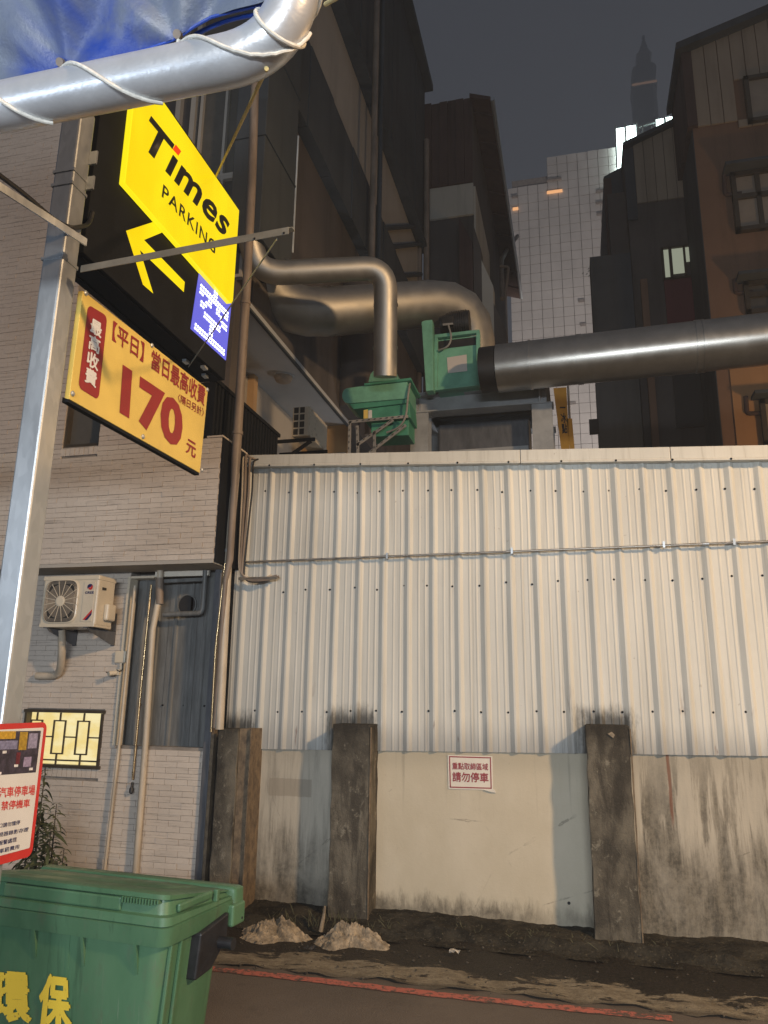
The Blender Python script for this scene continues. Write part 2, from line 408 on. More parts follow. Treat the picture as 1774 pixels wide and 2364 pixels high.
def m_green_bin():
    g = G('scuffed green plastic'); x, y, z = g.pos()
    n = g.noise((3, 3, 1.0), 1, 6, .65); s = g.noise((40, 40, 3), 1, 5, .7); f = g.noise((9, 9, 5), 1, 5, .7)
    c = g.mix(g.step(n, 0.3, 0.7), (0.044, 0.120, 0.064), (0.078, 0.175, 0.098))
    c = g.mix(g.mul(g.step(s, 0.62, 0.72), g.step(z, 0.62, 0.45)), c, (0.24, 0.27, 0.22))
    c = g.mix(g.mul(g.step(f, 0.52, 0.70), 0.5), c, (0.09, 0.115, 0.075)); c = g.mix(g.mul(g.step(g.noise((50, 50, 2), 1, 5, .7), 0.60, 0.72), 0.35), c, (0.14, 0.18, 0.13)); c = g.mix(g.mul(g.step(g.noise((22, 22, 1.2), 1, 5, .7), 0.56, 0.7), 0.4), c, (0.02, 0.045, 0.028))
    g.bump(n, 0.1, 0.01)
    return g.done(c, g.step(f, 0.3, 0.8, 0.32, 0.55))
def m_duct(name='spiral sheet duct', r0=.30, r1=.37):
    g = G(name); n = g.noise((5, 5, 5), 1, 6, .65)
    c = g.mix(g.step(n, 0.3, 0.75), (0.38, 0.37, 0.34), (0.45, 0.44, 0.41))
    g.bump(n, 0.05, 0.01)
    return g.done(c, g.step(n, 0.3, 0.8, r0, r1), 0.92)
def m_bldg(name, a, b, stain=0.5):
    g = G(name); st = g.noise((2.2, 2.2, 0.22), 1, 6, .68); n = g.noise((0.5, 0.5, 0.5), 1, 5, .6)
    c = g.mix(g.step(n, 0.3, 0.7), a, b)
    c = g.mix(g.mul(g.step(st, 0.45, 0.75), stain), c, tuple(x*0.35 for x in a))
    return g.done(c, 0.85, 0, 0.2)

M['shed'] = m_shed(); M['wall'] = m_wall(); M['pillar'] = m_pillar(); M['rust'] = m_rusty()
M['tile'] = m_tile('cream split-face tile', (0.54, 0.48, 0.42), (0.63, 0.57, 0.505), 0.5)
M['tile_up'] = m_tile('pinkish split-face tile', (0.47, 0.41, 0.365), (0.55, 0.485, 0.43), 0.5)
M['grout'] = plain('grey tile grout', (0.26, 0.235, 0.21), 0.9, 0, 0.3, 8)
M['asphalt'] = m_asphalt(); M['strip'] = m_ground_strip(); M['soil'] = m_soil()
M['redline'] = m_paint_worn('worn red road paint', (0.40, 0.115, 0.085))
M['galv'] = m_galv(); M['silver'] = m_silverpaint(); M['tarp'] = m_tarp(); M['bin'] = m_green_bin(); M['duct'] = m_duct(); M['duct_dull'] = m_duct('dull sheet duct', .48, .58)
M['rope'] = plain('white nylon rope', (0.66, 0.64, 0.58), 0.8, 0, 0.2, 60)
M['rope_y'] = plain('yellowed rope', (0.62, 0.50, 0.22), 0.8, 0, 0.2, 60)
ga_ = G('lit yellow acrylic'); _n = ga_.noise((0.1, 3.0, 1.6), 1.0, 3, .5); _c = ga_.mix(ga_.step(_n, .3, .7), (1.0, 0.70, 0.0), (1.0, 0.82, 0.004)); ga_.t.links.new(_c, ga_.b.inputs['Emission Color']); ga_.b.inputs['Emission Strength'].default_value = 0.92
M['yellow_lit'] = ga_.done((.12, .09, 0.0), 0.35)
M['yellow_edge'] = emit('lit yellow acrylic edge', (1.0, 0.84, 0.01), 1.0)
M['black'] = plain('black painted steel', (0.010, 0.012, 0.016), 0.8, 0, 0.3, 9); M['black'].node_tree.nodes['Principled BSDF'].inputs['Specular IOR Level'].default_value = 0.15
M['blackink'] = plain('black vinyl', (0.012, 0.012, 0.012), 0.5, 0, 0.1)
M['redink_lit'] = emit('lit red vinyl', (0.95, 0.06, 0.005), 0.9)
M['price'] = plain('yellow printed board', (0.70, 0.52, 0.13), 0.45, 0, 0.12, 4)
M['redink'] = plain('dark red ink', (0.27, 0.022, 0.024), 0.5, 0, 0.12, 10)
M['brightred'] = plain('bright red vinyl', (0.56, 0.035, 0.03), 0.4, 0, 0.1, 10)
M['white'] = plain('white printed board', (0.66, 0.66, 0.66), 0.45, 0, 0.06, 5)
M['paper'] = plain('laminated white paper', (0.66, 0.62, 0.54), 0.5, 0, 0.08, 9)
M['led_bg'] = emit('blue led panel', (0.15, 0.15, 0.78), 0.9)
M['led'] = emit('lit white led', (0.86, 0.88, 1.0), 4.0)
M['bracket'] = plain('grey painted angle iron', (0.33, 0.32, 0.27), 0.5, 0.1, 0.2, 12)
M['cable'] = plain('black rubber cable', (0.012, 0.012, 0.013), 0.5)
M['cream_pipe'] = plain('cream pvc pipe', (0.52, 0.46, 0.37), 0.45, 0, 0.3, 7, (1, 1, 0.3))
M['brown_pipe'] = plain('weathered brown pipe', (0.23, 0.185, 0.15), 0.55, 0, 0.35, 7, (1, 1, 0.3))
M['brass'] = plain('dull brass conduit', (0.46, 0.33, 0.18), 0.3, 0.85, 0.2, 10)
M['steel_tube'] = plain('steel conduit', (0.40, 0.37, 0.33), 0.35, 0.8, 0.25, 12)
M['grey_sheet'] = plain('grey corrugated sheet', (0.150, 0.158, 0.160), 0.5, 0, 0.35, 5, (4, 4, 0.5))
M['bluegrey'] = plain('blue grey steel post', (0.10, 0.108, 0.125), 0.5, 0.1, 0.3, 8, (2, 2, 0.5))
M['winframe'] = plain('bronze window frame', (0.075, 0.06, 0.042), 0.45, 0.3, 0.2, 9)
gl_ = G('lit frosted glass'); _n = gl_.noise((5, 5, 9), 1.0, 4, .6); _c = gl_.mix(gl_.step(_n, .35, .65), (1.0, 0.86, 0.47), (0.93, 0.72, 0.27)); gl_.t.links.new(_c, gl_.b.inputs['Emission Color']); gl_.b.inputs['Emission Strength'].default_value = 0.9
M['lit_win'] = gl_.done((.12, .1, .05), 0.3)
M['ac'] = plain('cream ac casing', (0.62, 0.56, 0.45), 0.32, 0, 0.08, 5)
M['ac_dark'] = plain('ac fan well', (0.035, 0.033, 0.03), 0.6, 0, 0.2)
M['ac_wire'] = plain('ac guard wire', (0.32, 0.29, 0.25), 0.45, 0, 0.1)
M['navy'] = plain('navy ink', (0.012, 0.016, 0.10), 0.4, 0, 0.1)
M['leaf'] = plain('shrub leaf', (0.070, 0.082, 0.034), 0.5, 0, 0.5, 5)
M['stem'] = plain('shrub stem', (0.06, 0.045, 0.03), 0.8)
M['bin_black'] = plain('black rubber fitting', (0.015, 0.016, 0.02), 0.5, 0, 0.3, 12)
M['yellow_paint'] = m_paint_worn('stencilled yellow paint', (0.68, 0.49, 0.04), 0.60, 0.70)
M['rubble'] = plain('crumbled cement', (0.34, 0.285, 0.21), 0.95, 0, 0.6, 16, bump=0.9)
M['litter'] = plain('crumpled litter', (.42, .40, .36), .6, 0, .3, 20); M['weed'] = plain('withered weed', (0.10, 0.095, 0.05), 0.8, 0, 0.4, 20)
M['fan'] = plain('green painted fan', (0.17, 0.43, 0.31), 0.42, 0, 0.25, 4)
M['fan_shaded'] = plain('fan green with painted shade', (0.06, 0.27, 0.18), 0.5, 0, 0.25, 4)  # darker copy of the fan green, shade put into the colour
M['motor'] = plain('dark motor casting', (0.03, 0.03, 0.03), 0.5, 0.3)
M['beam'] = plain('grey painted steel beam', (0.34, 0.36, 0.38), 0.5, 0.1, 0.2, 4)
M['perf'] = plain('slotted angle', (0.33, 0.32, 0.30), 0.5, 0.3)
M['dark_clad'] = m_bldg('dark metal cladding', (0.052, 0.063, 0.075), (0.076, 0.088, 0.102), 0.4)
M['tan_wall'] = m_bldg('tan painted wall', (0.36, 0.34, 0.31), (0.42, 0.395, 0.355), 0.25)
M['brown_wall'] = m_bldg('brown stained wall', (0.088, 0.080, 0.078), (0.120, 0.106, 0.10), 0.5)
M['soffit'] = m_bldg('grey soffit board', (0.42, 0.44, 0.46), (0.48, 0.50, 0.52), 0.12)
M['lamplit_wall'] = m_bldg('wall tinted as lamplit', (0.42, 0.27, 0.14), (0.48, 0.32, 0.17), 0.3)  # orange streetlight on the walls below the soffit, put into their colour
M['rust_clad'] = m_bldg('rusty sheet cladding', (0.070, 0.046, 0.044), (0.105, 0.070, 0.064), 0.7)
M['pale_clad'] = m_bldg('pale sheet cladding', (0.44, 0.42, 0.37), (0.52, 0.49, 0.43), 0.5)
M['tan_clad'] = m_bldg('tan ribbed cladding', (0.33, 0.27, 0.21), (0.38, 0.31, 0.24), 0.35)
M['umber_wall'] = m_bldg('umber rendered wall', (0.20, 0.12, 0.08), (0.25, 0.15, 0.10), 0.4)
M['orange_wall'] = m_bldg('orange rendered wall', (0.36, 0.20, 0.10), (0.42, 0.24, 0.12), 0.35)
M['plum_wall'] = m_bldg('plum painted wall', (0.13, 0.035, 0.045), (0.16, 0.045, 0.055), 0.4)
M['void'] = plain('dark opening', (0.012, 0.012, 0.014), 0.6)
M['glass'] = plain('dusty window glass', (0.10, 0.095, 0.085), 0.15, 0, 0.2, 2)
M['blind'] = plain('pale window blind', (0.33, 0.28, 0.23), 0.7, 0, 0.15, 2)
M['dim_win'] = emit('lit office window', (0.62, 0.66, 0.50), 0.42)
M['tank'] = plain('blue plastic tank', (0.10, 0.17, 0.23), 0.5)
M['panel_white'] = plain('white facade panel', (0.57, 0.53, 0.505), 0.6, 0, 0.12, 0.4)
M['joint'] = plain('dark facade joint', (0.27, 0.235, 0.22), 0.8)
M['crown'] = emit('lit glass crown', (0.80, 1.0, 0.95), 5.0)
M['crown_frame'] = plain('crown mullion', (0.30, 0.36, 0.36), 0.5)
M['amber'] = emit('amber slot light', (1.0, 0.50, 0.22), 0.9)
M['spire'] = plain('teal curtain glass', (0.07, 0.10, 0.12), 0.5, 0, 0.3, 0.05)
M['banner'] = plain('orange banner cloth', (0.62, 0.30, 0.035), 0.7, 0, 0.1)
M['painted_glint'] = plain('painted edge reflection', (0.66, 0.72, 0.76), 0.35, 0.2)  # pale tone that paints a reflection on the duct edge
M['void_roof'] = plain('roof sheet', (0.20, 0.20, 0.20), 0.6)

# ------------------------------------------------------------------ ground
g0 = MB().grid(lambda u, v: (-600+1200*u, -200+1200*v, 0.0), 8, 8)
kind(g0.build('asphalt_road', M['asphalt']), 'structure')
# red no-parking line, worn through in places
xa, xb = -6.0, PZ(0, 1550, 2345).x
def red(u, v):
    x = xa+(xb-xa)*u; j = 0.004*sin(x*23+v*5)+0.004*sin(x*57+v*9)+0.010*sin(x*2.3)
    return (x, 4.665+0.078*v+j, 0.004)
kind(MB().grid(red, 160, 1).build('red_road_marking', M['redline']), 'structure')
def strip(u, v):
    x = -8+12*u; j = 0.02*sin(x*9)+0.015*sin(x*31+1)
    y0 = 4.80+j; y = y0+(6.2-y0)*v
    return (x, y, 0.008+0.06*max(0, v-0.25)**1.5+0.008*sin(x*14+y*9))
kind(MB().grid(strip, 200, 16).build('cement_gutter_strip', M['strip'], smooth=True), 'structure')
rnd = random.Random(3)
from mathutils import noise as mn
def soil(u, v):
    x = -6+10.5*u; y = 5.47+0.55*v
    n = mn.fractal(Vector((x*2.6, y*5, 1.7)), 0.9, 2.1, 7); e = mn.noise(Vector((x*1.7, 3.1, 0)))*.5+mn.noise(Vector((x*6, 7.1, 0)))*.3
    edge = max(0, min(1, 4.5*(v-.16-.22*e)))
    lip = .030*math.exp(-((v-.30-.2*e)/.07)**2)
    return (x, y, 0.016+edge*(0.030+0.030*v+0.030*n)+lip*(1+n)+0.006*rnd.random())
kind(MB().grid(soil, 420, 34).build('mossy_soil_verge', M['soil']), 'structure')

# ------------------------------------------------------------------ boundary wall with pillars
XR = 4.2
def lin(p, q): return lambda x: p.z+(q.z-p.z)*(x-p.x)/(q.x-p.x)
z_bot = lin(PY(YW, 582, 1726), PY(YW, 1774, 1742))
z_seam = lin(PY(YW, 585, 1300), PY(YW, 1774, 1252))
z_cb = lin(PY(YW, 590, 1084), PY(YW, 1774, 1069))
z_ct = lin(PY(5.93, 590, 1050), PY(5.93, 1774, 1027))
XL = PY(YW, 586, 1089).x
bw = thing('boundary_wall', 'stained concrete boundary wall with blackened pillars below the cream metal cladding', 'wall', (0, YW, 0))
PX0 = PIL[0][0]+0.01
MB().hexa([(PX0, 6.014, -0.1), (XR, 6.014, -0.1), (XR, 6.25, -0.1), (PX0, 6.25, -0.1)],
          [(PX0, 6.014, z_bot(PX0)+0.02), (XR, 6.014, z_bot(XR)+0.02), (XR, 6.25, z_bot(XR)+0.02), (PX0, 6.25, z_bot(PX0)+0.02)]).build('wall_face', M['wall'], bw)
def pillar(x0, x1, zt, seed):
    r = random.Random(seed); m = MB(); n = 14
    def ring(z, j): return [(x0+r.uniform(-j, j), YP+r.uniform(-j, j), z), (x1+r.uniform(-j, j), YP+r.uniform(-j, j), z), (x1+r.uniform(-j, j), 6.03, z), (x0+r.uniform(-j, j), 6.03, z)]
    prev = None
    for k in range(n+1):
        z = -0.05+(zt+0.05)*k/n; q = [m.vert(p) for p in ring(z, 0.005)]
        if prev:
            for i in range(4): m.f.append([prev[i], prev[(i+1) % 4], q[(i+1) % 4], q[i]])
        prev = q
    m.f.append(prev)
    return m
for i, (a, b, zt) in enumerate(PIL):
    pl = pillar(a, b if i else a+(b-a)*0.62, zt, i+3).build('pillar', M['pillar'], bw, bevel=0.006)
# rusty angle irons on the pillar edges
a, b, zt = PIL[0]; xm = a+(b-a)*0.62
MB().box((xm+0.002, YP+0.02, 0), (b, 6.03, zt+0.004)).box((b, YP-0.01, 0), (b+0.008, YP+0.06, zt+0.01)).build('rusty_edge_strip', M['rust'], bw, bevel=0.003)
for a, b, zt in PIL[1:]:
    MB().box((b+0.004, YP-0.006, 0.02), (b+0.012, YP+0.012, zt-0.02)).build('rusty_edge_strip', M['rust'], bw)
# bolt hole and flaked patch
h = PY(6.012, 1314, 2085); MB().lathe((h.x, 0, h.z), [(0.011, 6.010), (0.011, 6.0135)], 12, 'y').build('bolt_hole', M['void'], bw)
zz = PIL[2]; c = PY(YP-0.007, 1412, 1697)
MB().prism([(c.x-.025, YP-.008, c.z+.008), (c.x+.004, YP-.008, c.z+.022), (c.x+.024, YP-.008, c.z+.002), (c.x+.012, YP-.008, c.z-.02), (c.x-.006, YP-.008, c.z-.006)], (0, .006, 0)).build('plaster_flake', M['rubble'], bw)

# ------------------------------------------------------------------ metal clad shed
shed = thing('metal_clad_shed', 'cream ribbed sheet metal shed wall with capped top behind the concrete pillars', 'shed', (0, YW, 0))
PITCHX = 0.2068; RIB0 = -2.60+0.054
PROF = [(-0.048, 0), (-0.013, -0.020), (0.001, -0.020), (0.025, 0), (0.066, 0), (0.073, -0.003), (0.080, -0.003), (0.087, 0), (0.120, 0), (0.127, -0.003), (0.134, -0.003), (0.141, 0)]
def sheet(x0, x1, zb, zt, y, jig):
    xs = []
    k = math.floor((x0-RIB0)/PITCHX)-1
    while RIB0+k*PITCHX < x1+0.3:
        for dx, dy in PROF:
            xx = RIB0+k*PITCHX+dx
            if x0 < xx < x1: xs.append((xx, dy))
        k += 1
    xs = [(x0, 0)]+xs+[(x1, 0)]
    m = MB(); nz = 8; rows = []
    for j in range(nz+1):
        t = j/nz
        rows.append([m.vert((x+jig*0.004*sin(3*t+jig), y+dy+0.0025*sin(x*4+t*5+jig), zb(x)+(zt(x)-zb(x))*t)) for x, dy in xs])
    for a, b in zip(rows, rows[1:]):
        for i in range(len(xs)-1): m.f.append([a[i], a[i+1], b[i+1], b[i]])
    # folded bottom edge gives the sheet its thickness
    low = [m.vert((x, y+dy+0.004, zb(x))) for x, dy in xs]
    for i in range(len(xs)-1): m.f.append([rows[0][i], rows[0][i+1], low[i+1], low[i]])
    return m
rj = random.Random(5)
k0 = 0; edges = [XL-0.05]
x = RIB0+PITCHX*3-0.05
while x < XR: edges.append(x); x += PITCHX*4
edges.append(XR)
for a, b in zip(edges, edges[1:]):
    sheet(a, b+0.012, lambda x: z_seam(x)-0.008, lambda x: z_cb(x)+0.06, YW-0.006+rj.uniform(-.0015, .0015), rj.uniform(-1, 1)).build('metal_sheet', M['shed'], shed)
edges2 = [PX0-0.06]; x = RIB0+PITCHX*2-0.05
while x < XR: edges2.append(x); x += PITCHX*4
edges2.append(XR)
for a, b in zip(edges2, edges2[1:]):
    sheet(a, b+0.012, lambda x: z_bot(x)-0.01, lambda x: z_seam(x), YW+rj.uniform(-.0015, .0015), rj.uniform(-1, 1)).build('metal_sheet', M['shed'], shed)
cuts = [XL-0.03, PY(5.93, 1202, 1050).x, PY(5.93, 1549, 1050).x, XR]
for a, b in zip(cuts, cuts[1:]):
    b2 = b-0.004
    def prof(x): return [(x, 6.14, z_ct(x)-0.004), (x, 5.93, z_ct(x)), (x, 5.925, z_cb(x)+0.022), (x, 5.912, z_cb(x)+0.016), (x, 5.912, z_cb(x)), (x, 5.985, z_cb(x)+0.004), (x, 6.14, z_cb(x)+0.05)]
    MB().hexa(prof(a), prof(b2)).build('coping_piece', M['shed'], shed, bevel=0.004)
scr = MB().lathe((0, 0, 0), [(0.0085, 0.004), (0.0085, -0.003), (0.004, -0.006)], 8, 'y').mesh('screw')
k = -1
while RIB0+k*PITCHX-0.054 < XR-0.05:
    x = RIB0+k*PITCHX-0.054; k += 1
    if x > XL+0.03:
        inst('screw', scr, M['black'], shed, (x+rj.uniform(-.012, .012), YW-0.006, z_cb(x)-0.21+rj.uniform(-.012, .012)))
        if x > -2.55: inst('screw', scr, M['black'], shed, (x+rj.uniform(-.012, .012), YW-0.001, z_seam(x)-0.25+rj.uniform(-.015, .015)))
    if PX0+0.05 < x: inst('screw', scr, M['black'], shed, (x+rj.uniform(-.006, .006), YW-0.001, 1.485+0.016*(x+2.6)+rj.uniform(-.006, .006)))
MB().box((XL, 6.03, 0.9), (XR, 11.0, 3.2)).build('shed_body', M['void_roof'], shed)
k = -1
while k < 30:            # rivet heads under the cap
    x = RIB0+k*PITCHX*2; k += 1
    if XL+0.1 < x < XR-0.05: inst('screw', scr, M['black'], shed, (x, 5.911, z_cb(x)+0.010))

# steel conduit across the cladding
cdt = thing('wall_conduit', 'thin steel conduit clipped straight across the cream metal cladding', 'conduit', PY(5.945, 1100, 1278))
pa = PY(5.95, 562, 1298); pb = PY(5.95, 1774, 1250); pe = pa+(pb-pa)*1.6
MB().tube([pa, pe], 0.0095, 10).build('tube', M['steel_tube'], cdt, smooth=True)
for cx in (567, 953, 1385, 1572):
    px = 500+cx*0.7675; t = (px-562)/(1774-562); p = pa+(pb-pa)*t
    MB().box((p.x-0.008, 5.938, p.z-0.018), (p.x+0.008, 5.97, p.z+0.03)).build('clamp', M['galv'], cdt)
px = 500+1497*0.7675; p = pa+(pb-pa)*((px-562)/1212)
MB().tube([p-Vector((.022, 0, 0)), p+Vector((.022, 0, 0))], 0.0135, 10).build('coupling', M['galv'], cdt, smooth=True)

# paper notice on the middle bay
nt = thing('no_parking_notice', 'small white paper notice with red border and characters on the clean concrete bay', 'notice', PY(6.03, 1086, 1785))
NC = [PY(6.008, *q) for q in ((1034, 1743), (1137, 1746), (1139, 1824), (1036, 1821))]
def rectmesh(c, m): return m.hexa([p+Vector((0, .004, 0)) for p in c], list(c))
rectmesh(NC, MB()).build('sheet', M['paper'], nt)
Bd = MB()
for (u0, v0, u1, v1) in ((.03, .03, .97, .065), (.03, .93, .97, .965), (.03, .03, .055, .965), (.945, .03, .97, .965)):
    Bd.hexa([bil(NC, u, v)+Vector((0, -.0005, 0)) for u, v in ((u0, v0), (u1, v0), (u1, v1), (u0, v1))], [bil(NC, u, v)+Vector((0, -.0015, 0)) for u, v in ((u0, v0), (u1, v0), (u1, v1), (u0, v1))])
Bd.build('border', M['redink'], nt)
def sub(c, u0, v0, u1, v1): return [bil(c, u0, v0), bil(c, u1, v0), bil(c, u1, v1), bil(c, u0, v1)]
lettering('重點取締區域', M['redink'], nt, sub(NC, .10, .22, .90, .42), (0, -1, 0), bold=0.022)
lettering('請勿停車', M['redink'], nt, sub(NC, .10, .50, .90, .78), (0, -1, 0), bold=0.025)
# a curled corner
MB().prism([bil(NC, .80, 1.0), bil(NC, 1.02, .97), bil(NC, 1.07, 1.07), bil(NC, .97, 1.06)], (0, -.008, 0)).build('curled_corner', M['paper'], nt)

# ------------------------------------------------------------------ drainpipes and cables at the shed's corner
dp = thing('cream_drainpipe', 'tall cream drainpipe beside the shed corner with silver collar', 'drainpipe', PY(5.72, 525, 1450))
MB().tube([PY(5.75, 545, 1055), PY(5.75, 544, 1100), PY(5.75, 527, 1290), PY(5.75, 507, 1684)], 0.034, 14).build('pipe', M['cream_pipe'], dp, smooth=True)
c = PY(5.75, 527, 1272); MB().tube([c-Vector((0, 0, .012)), c+Vector((0, 0, .012))], 0.041, 14).build('collar', M['galv'], dp, smooth=True)
bp = thing('brown_drainpipe', 'weathered brown downpipe rising past the dark parapet to the upper floors', 'drainpipe', PY(5.70, 560, 900))
MB().tube([PY(5.66, 590, 170), PY(5.66, 582, 420), PY(5.66, 571, 640), PY(5.66, 545, 1060), PY(5.66, 541, 1130), PY(5.70, 531, 1291), PY(5.72, 521, 1340), PY(5.75, 497, 1680)], [0.040]*4+[0.03]*2+[0.022]*2, 14).build('pipe', M['brown_pipe'], bp, smooth=True)
for y, xx in ((700, 567), (1000, 549)):
    c = PY(5.66, xx, y); MB().tube([c-Vector((0, 0, .014)), c+Vector((0, 0, .014))], 0.047, 14).build('collar', M['brown_pipe'], bp, smooth=True)
bs = thing('thin_brass_conduit', 'thin shiny brass conduit running down beside the cream drainpipe', 'conduit', PY(5.75, 500, 1500))
MB().tube([PY(5.72, 520, 1300), PY(5.75, 498, 1500), PY(5.75, 488, 1690)], 0.010, 10).build('tube', M['brass'], bs, smooth=True)
cb = thing('cable_bundle', 'bundle of brown cables hanging on the shed corner and bending into the cladding', 'cables', PY(5.88, 560, 1300))
for j, (dx, r, mt, xe) in enumerate(((0, .012, 'brown_pipe', 640), (9, .010, 'brown_pipe', 645), (17, .008, 'cable', 634), (-6, .010, 'cream_pipe', 628))):
    top = PY(5.9, 568+dx, 1046+abs(dx))
    pts = [PY(5.93, 580+dx, 1060), top, PY(5.9, 566+dx, 1130), PY(5.9, 556+dx*.6, 1290), PY(5.9, 556+dx*.4, 1325+dx*.4), PY(5.9, 575, 1338+dx*.35), PY(5.9, 612, 1338+dx*.3), PY(5.93, xe, 1329+dx*.2)]
    MB().tube(roundpath(pts, 0.05), r, 8).build('cable', M[mt], cb, smooth=True)
MB().tube([PY(5.9, 552, 1336), PY(5.9, 640, 1334)], 0.013, 8).build('sleeve', M['steel_tube'], cb, smooth=True)

# ------------------------------------------------------------------ tiled house on the corner
YT, YO, YR = 5.90, 5.55, 6.02
house = thing('tiled_house', 'corner house faced in narrow cream tiles with a jutting upper floor', 'house', (-4, YT, 0))
ZSO = 2.68; XE = -2.83
rec = dict(x0=-3.80, x1=-2.965, z0=1.19, z1=2.60)
win = [PY(YT, *q) for q in ((64, 1643), (242, 1641), (230, 1776), (52, 1775))]
wx0, wx1 = -4.70, (win[1].x+win[2].x)/2; wz0, wz1 = win[2].z, win[1].z
H = MB()
H.box((-7.5, YT+0.012, -0.1), (wx0, 6.6, ZSO)).box((wx1, YT+0.012, -0.1), (rec['x0'], 6.6, ZSO))
H.box((wx0, YT+0.012, -0.1), (wx1, 6.6, wz0)).box((wx0, YT+0.012, wz1), (wx1, 6.6, ZSO))
H.box((rec['x0'], YT+0.012, -0.1), (-2.955, 6.6, rec['z0'])).box((rec['x0'], 6.06, rec['z0']), (-2.955, 6.6, ZSO))
H.build('wall_core', M['grout'], house)
U = MB()
U.box((-7.5, YO+0.012, ZSO+0.002), (-4.42, 6.6, 8.3)).box((-4.42, YO+0.012, ZSO+0.002), (-4.39, 6.6, 4.72)).box((-4.02, YO+0.012, ZSO+0.002), (-3.6, 6.6, 4.72))
U.box((-4.39, YO+0.012, ZSO+0.002), (-4.02, 6.6, 3.735)).box((-4.39, YO+0.012, 4.5), (-4.02, 6.6, 4.72)).box((-4.39, YO+0.2, 3.735), (-4.02, 6.6, 4.5)).box((-3.6, YO+0.012, ZSO+0.002), (XE, 6.6, 3.722))
U.build('upper_floor_core', M['grout'], house)
MB().box((-7.5, YO, ZSO-0.03), (XE-0.006, 5.90, ZSO)).build('soffit_board', M['tan_wall'], house)
MB().box((XE, YO+0.004, ZSO-0.02), (XE+0.012, 6.0, 3.72)).build('side_cladding', M['black'], house)
MB().box((-2.97, YO-0.005, 3.725), (XE+0.008, YO+0.5, 3.74)).build('capping', M['tile'], house)
# plaster lintel band over the recess
MB().box((-3.56, YT-0.004, 2.605), (-3.05, YT+0.03, 2.675)).build('lintel_band', M['paper'], house)
# tiles
tl = MB().box((0, 0, 0), (1, 0.013, 0.0428)).mesh('tile')
tiles = []
rt = random.Random(11)
def row_of(y, z, x0, x1, matk, off):
    L = 0.205; x = x0-(L*off)
    while x < x1:
        a = max(x, x0); b = min(x+L-0.003, x1)
        if b-a > 0.02: tiles.append((a, b, y, z, matk))
        x += L
def blocked(z, holes):
    return [h for h in holes if z+0.04 > h[2] and z < h[3]]
def tiled(y, xa, xb, za, zb, matk, holes):
    n = int(round((zb-za)/0.0445)); dz = (zb-za)/n
    for i in range(n):
        z = za+i*dz; spans = [(xa, xb)]
        for h in blocked(z, holes):
            ns = []
            for a, b in spans:
                if h[1] <= a or h[0] >= b: ns.append((a, b)); continue
                if h[0] > a: ns.append((a, h[0]))
                if h[1] < b: ns.append((h[1], b))
            spans = ns
        for a, b in spans: row_of(y, z, a, b, matk, (i % 2)*0.5)
tiled(YT-0.001, -5.4, -2.96, 0, ZSO-0.035, 'tile', [(wx0, wx1, wz0-0.075, wz1), (rec['x0'], rec['x1'], rec['z0'], 3)])
tiled(YO-0.001, -5.4, XE-0.004, ZSO+0.003, 3.722, 'tile', [(-4.39, -4.02, 3.65, 4)])
tiled(YO-0.001, -5.4, -3.6, 3.725, 4.72, 'tile_up', [(-4.39, -4.02, 3.7, 4.5)])
tiled(YO-0.001, -7.4, -4.42, 4.72, 8.2, 'tile_up', [])
def seen(t):
    p = Vector(((t[0]+t[1])/2, t[2], t[3]))-CAMLOC; d = p.dot(FW); px = W0/2+F0*p.dot(RT)/d; py = H0/2-F0*p.dot(UP)/d
    ok = 60 < px < 520 and 1000 < py < 2050 and not (px < 120 and py > 1640)
    return (0 if ok else 1, d/max(0.05, t[1]-t[0])**0.4)
tiles.sort(key=seen)
rest = {'tile': MB(), 'tile_up': MB()}
for i, (a, b, y, z, mk) in enumerate(tiles):
    j = rt.uniform(-.003, .003)
    if i < 296:
        if mk == 'tile': me = tl
        else: continue
        o = inst('tile', me, M['tile'], house, (a, y+j, z+rt.uniform(-.001, .001)), 0, (b-a, 1, 1))
        o.rotation_euler = (rt.uniform(-.05, .05), rt.uniform(-.003, .003), rt.uniform(-.012, .012))
    else:
        rest[mk].box((a, y+j, z), (b, y+j+0.013, z+0.0428))
for mk, m in rest.items(): kind(m.build('wall_tiles', M[mk], house), 'stuff')
# soldier course under both windows
sd = MB().box((0, 0, 0), (0.043, 0.013, 0.07)).mesh('sill_tile')
x = wx0
while x < wx1-0.02: inst('sill_tile', sd, M['tile'], house, (x, YT-0.002+rt.uniform(-.002, .002), wz0-0.072)); x += 0.047
x = -4.39
while x < -4.04: inst('sill_tile', sd, M['tile_up'], house, (x, YO-0.002+rt.uniform(-.002, .002), 3.652)); x += 0.047
# lit window with geometric grille
WC = [Vector((wx0, YT, wz1)), Vector((wx1, YT, wz1)), Vector((wx1, YT, wz0)), Vector((wx0, YT, wz0))]
def uvbar(m, u0, v0, u1, v1, th, y0, y1):
    a = bil(WC, u0, v0); b = bil(WC, u1, v1)
    if abs(u1-u0) > abs(v1-v0): return m.box((a.x-th/2, y0, a.z-th/2), (b.x+th/2, y1, a.z+th/2))
    return m.box((a.x-th/2, y0, a.z), (a.x+th/2, y1, b.z))
fr = MB()
for a in ((0, .02, 1, .02), (0, .975, 1, .975)): uvbar(fr, *a, 0.026, YT-0.02, YT+0.05)
for a in ((.012, .05, .012, .95), (.985, .05, .985, .95)): uvbar(fr, *a, 0.022, YT-0.018, YT+0.05)
wf = fr.build('lit_window', M['winframe'], house)
MB().box((wx0+.01, YT+0.055, wz0+.01), (wx1-.01, YT+0.06, wz1-.01)).build('pane', M['lit_win'], wf)
MB().box((wx0+.03, YT+0.04, wz0+.05), (wx1-.03, YT+0.054, wz0+.062)).build('sash_bar', M['winframe'], wf)
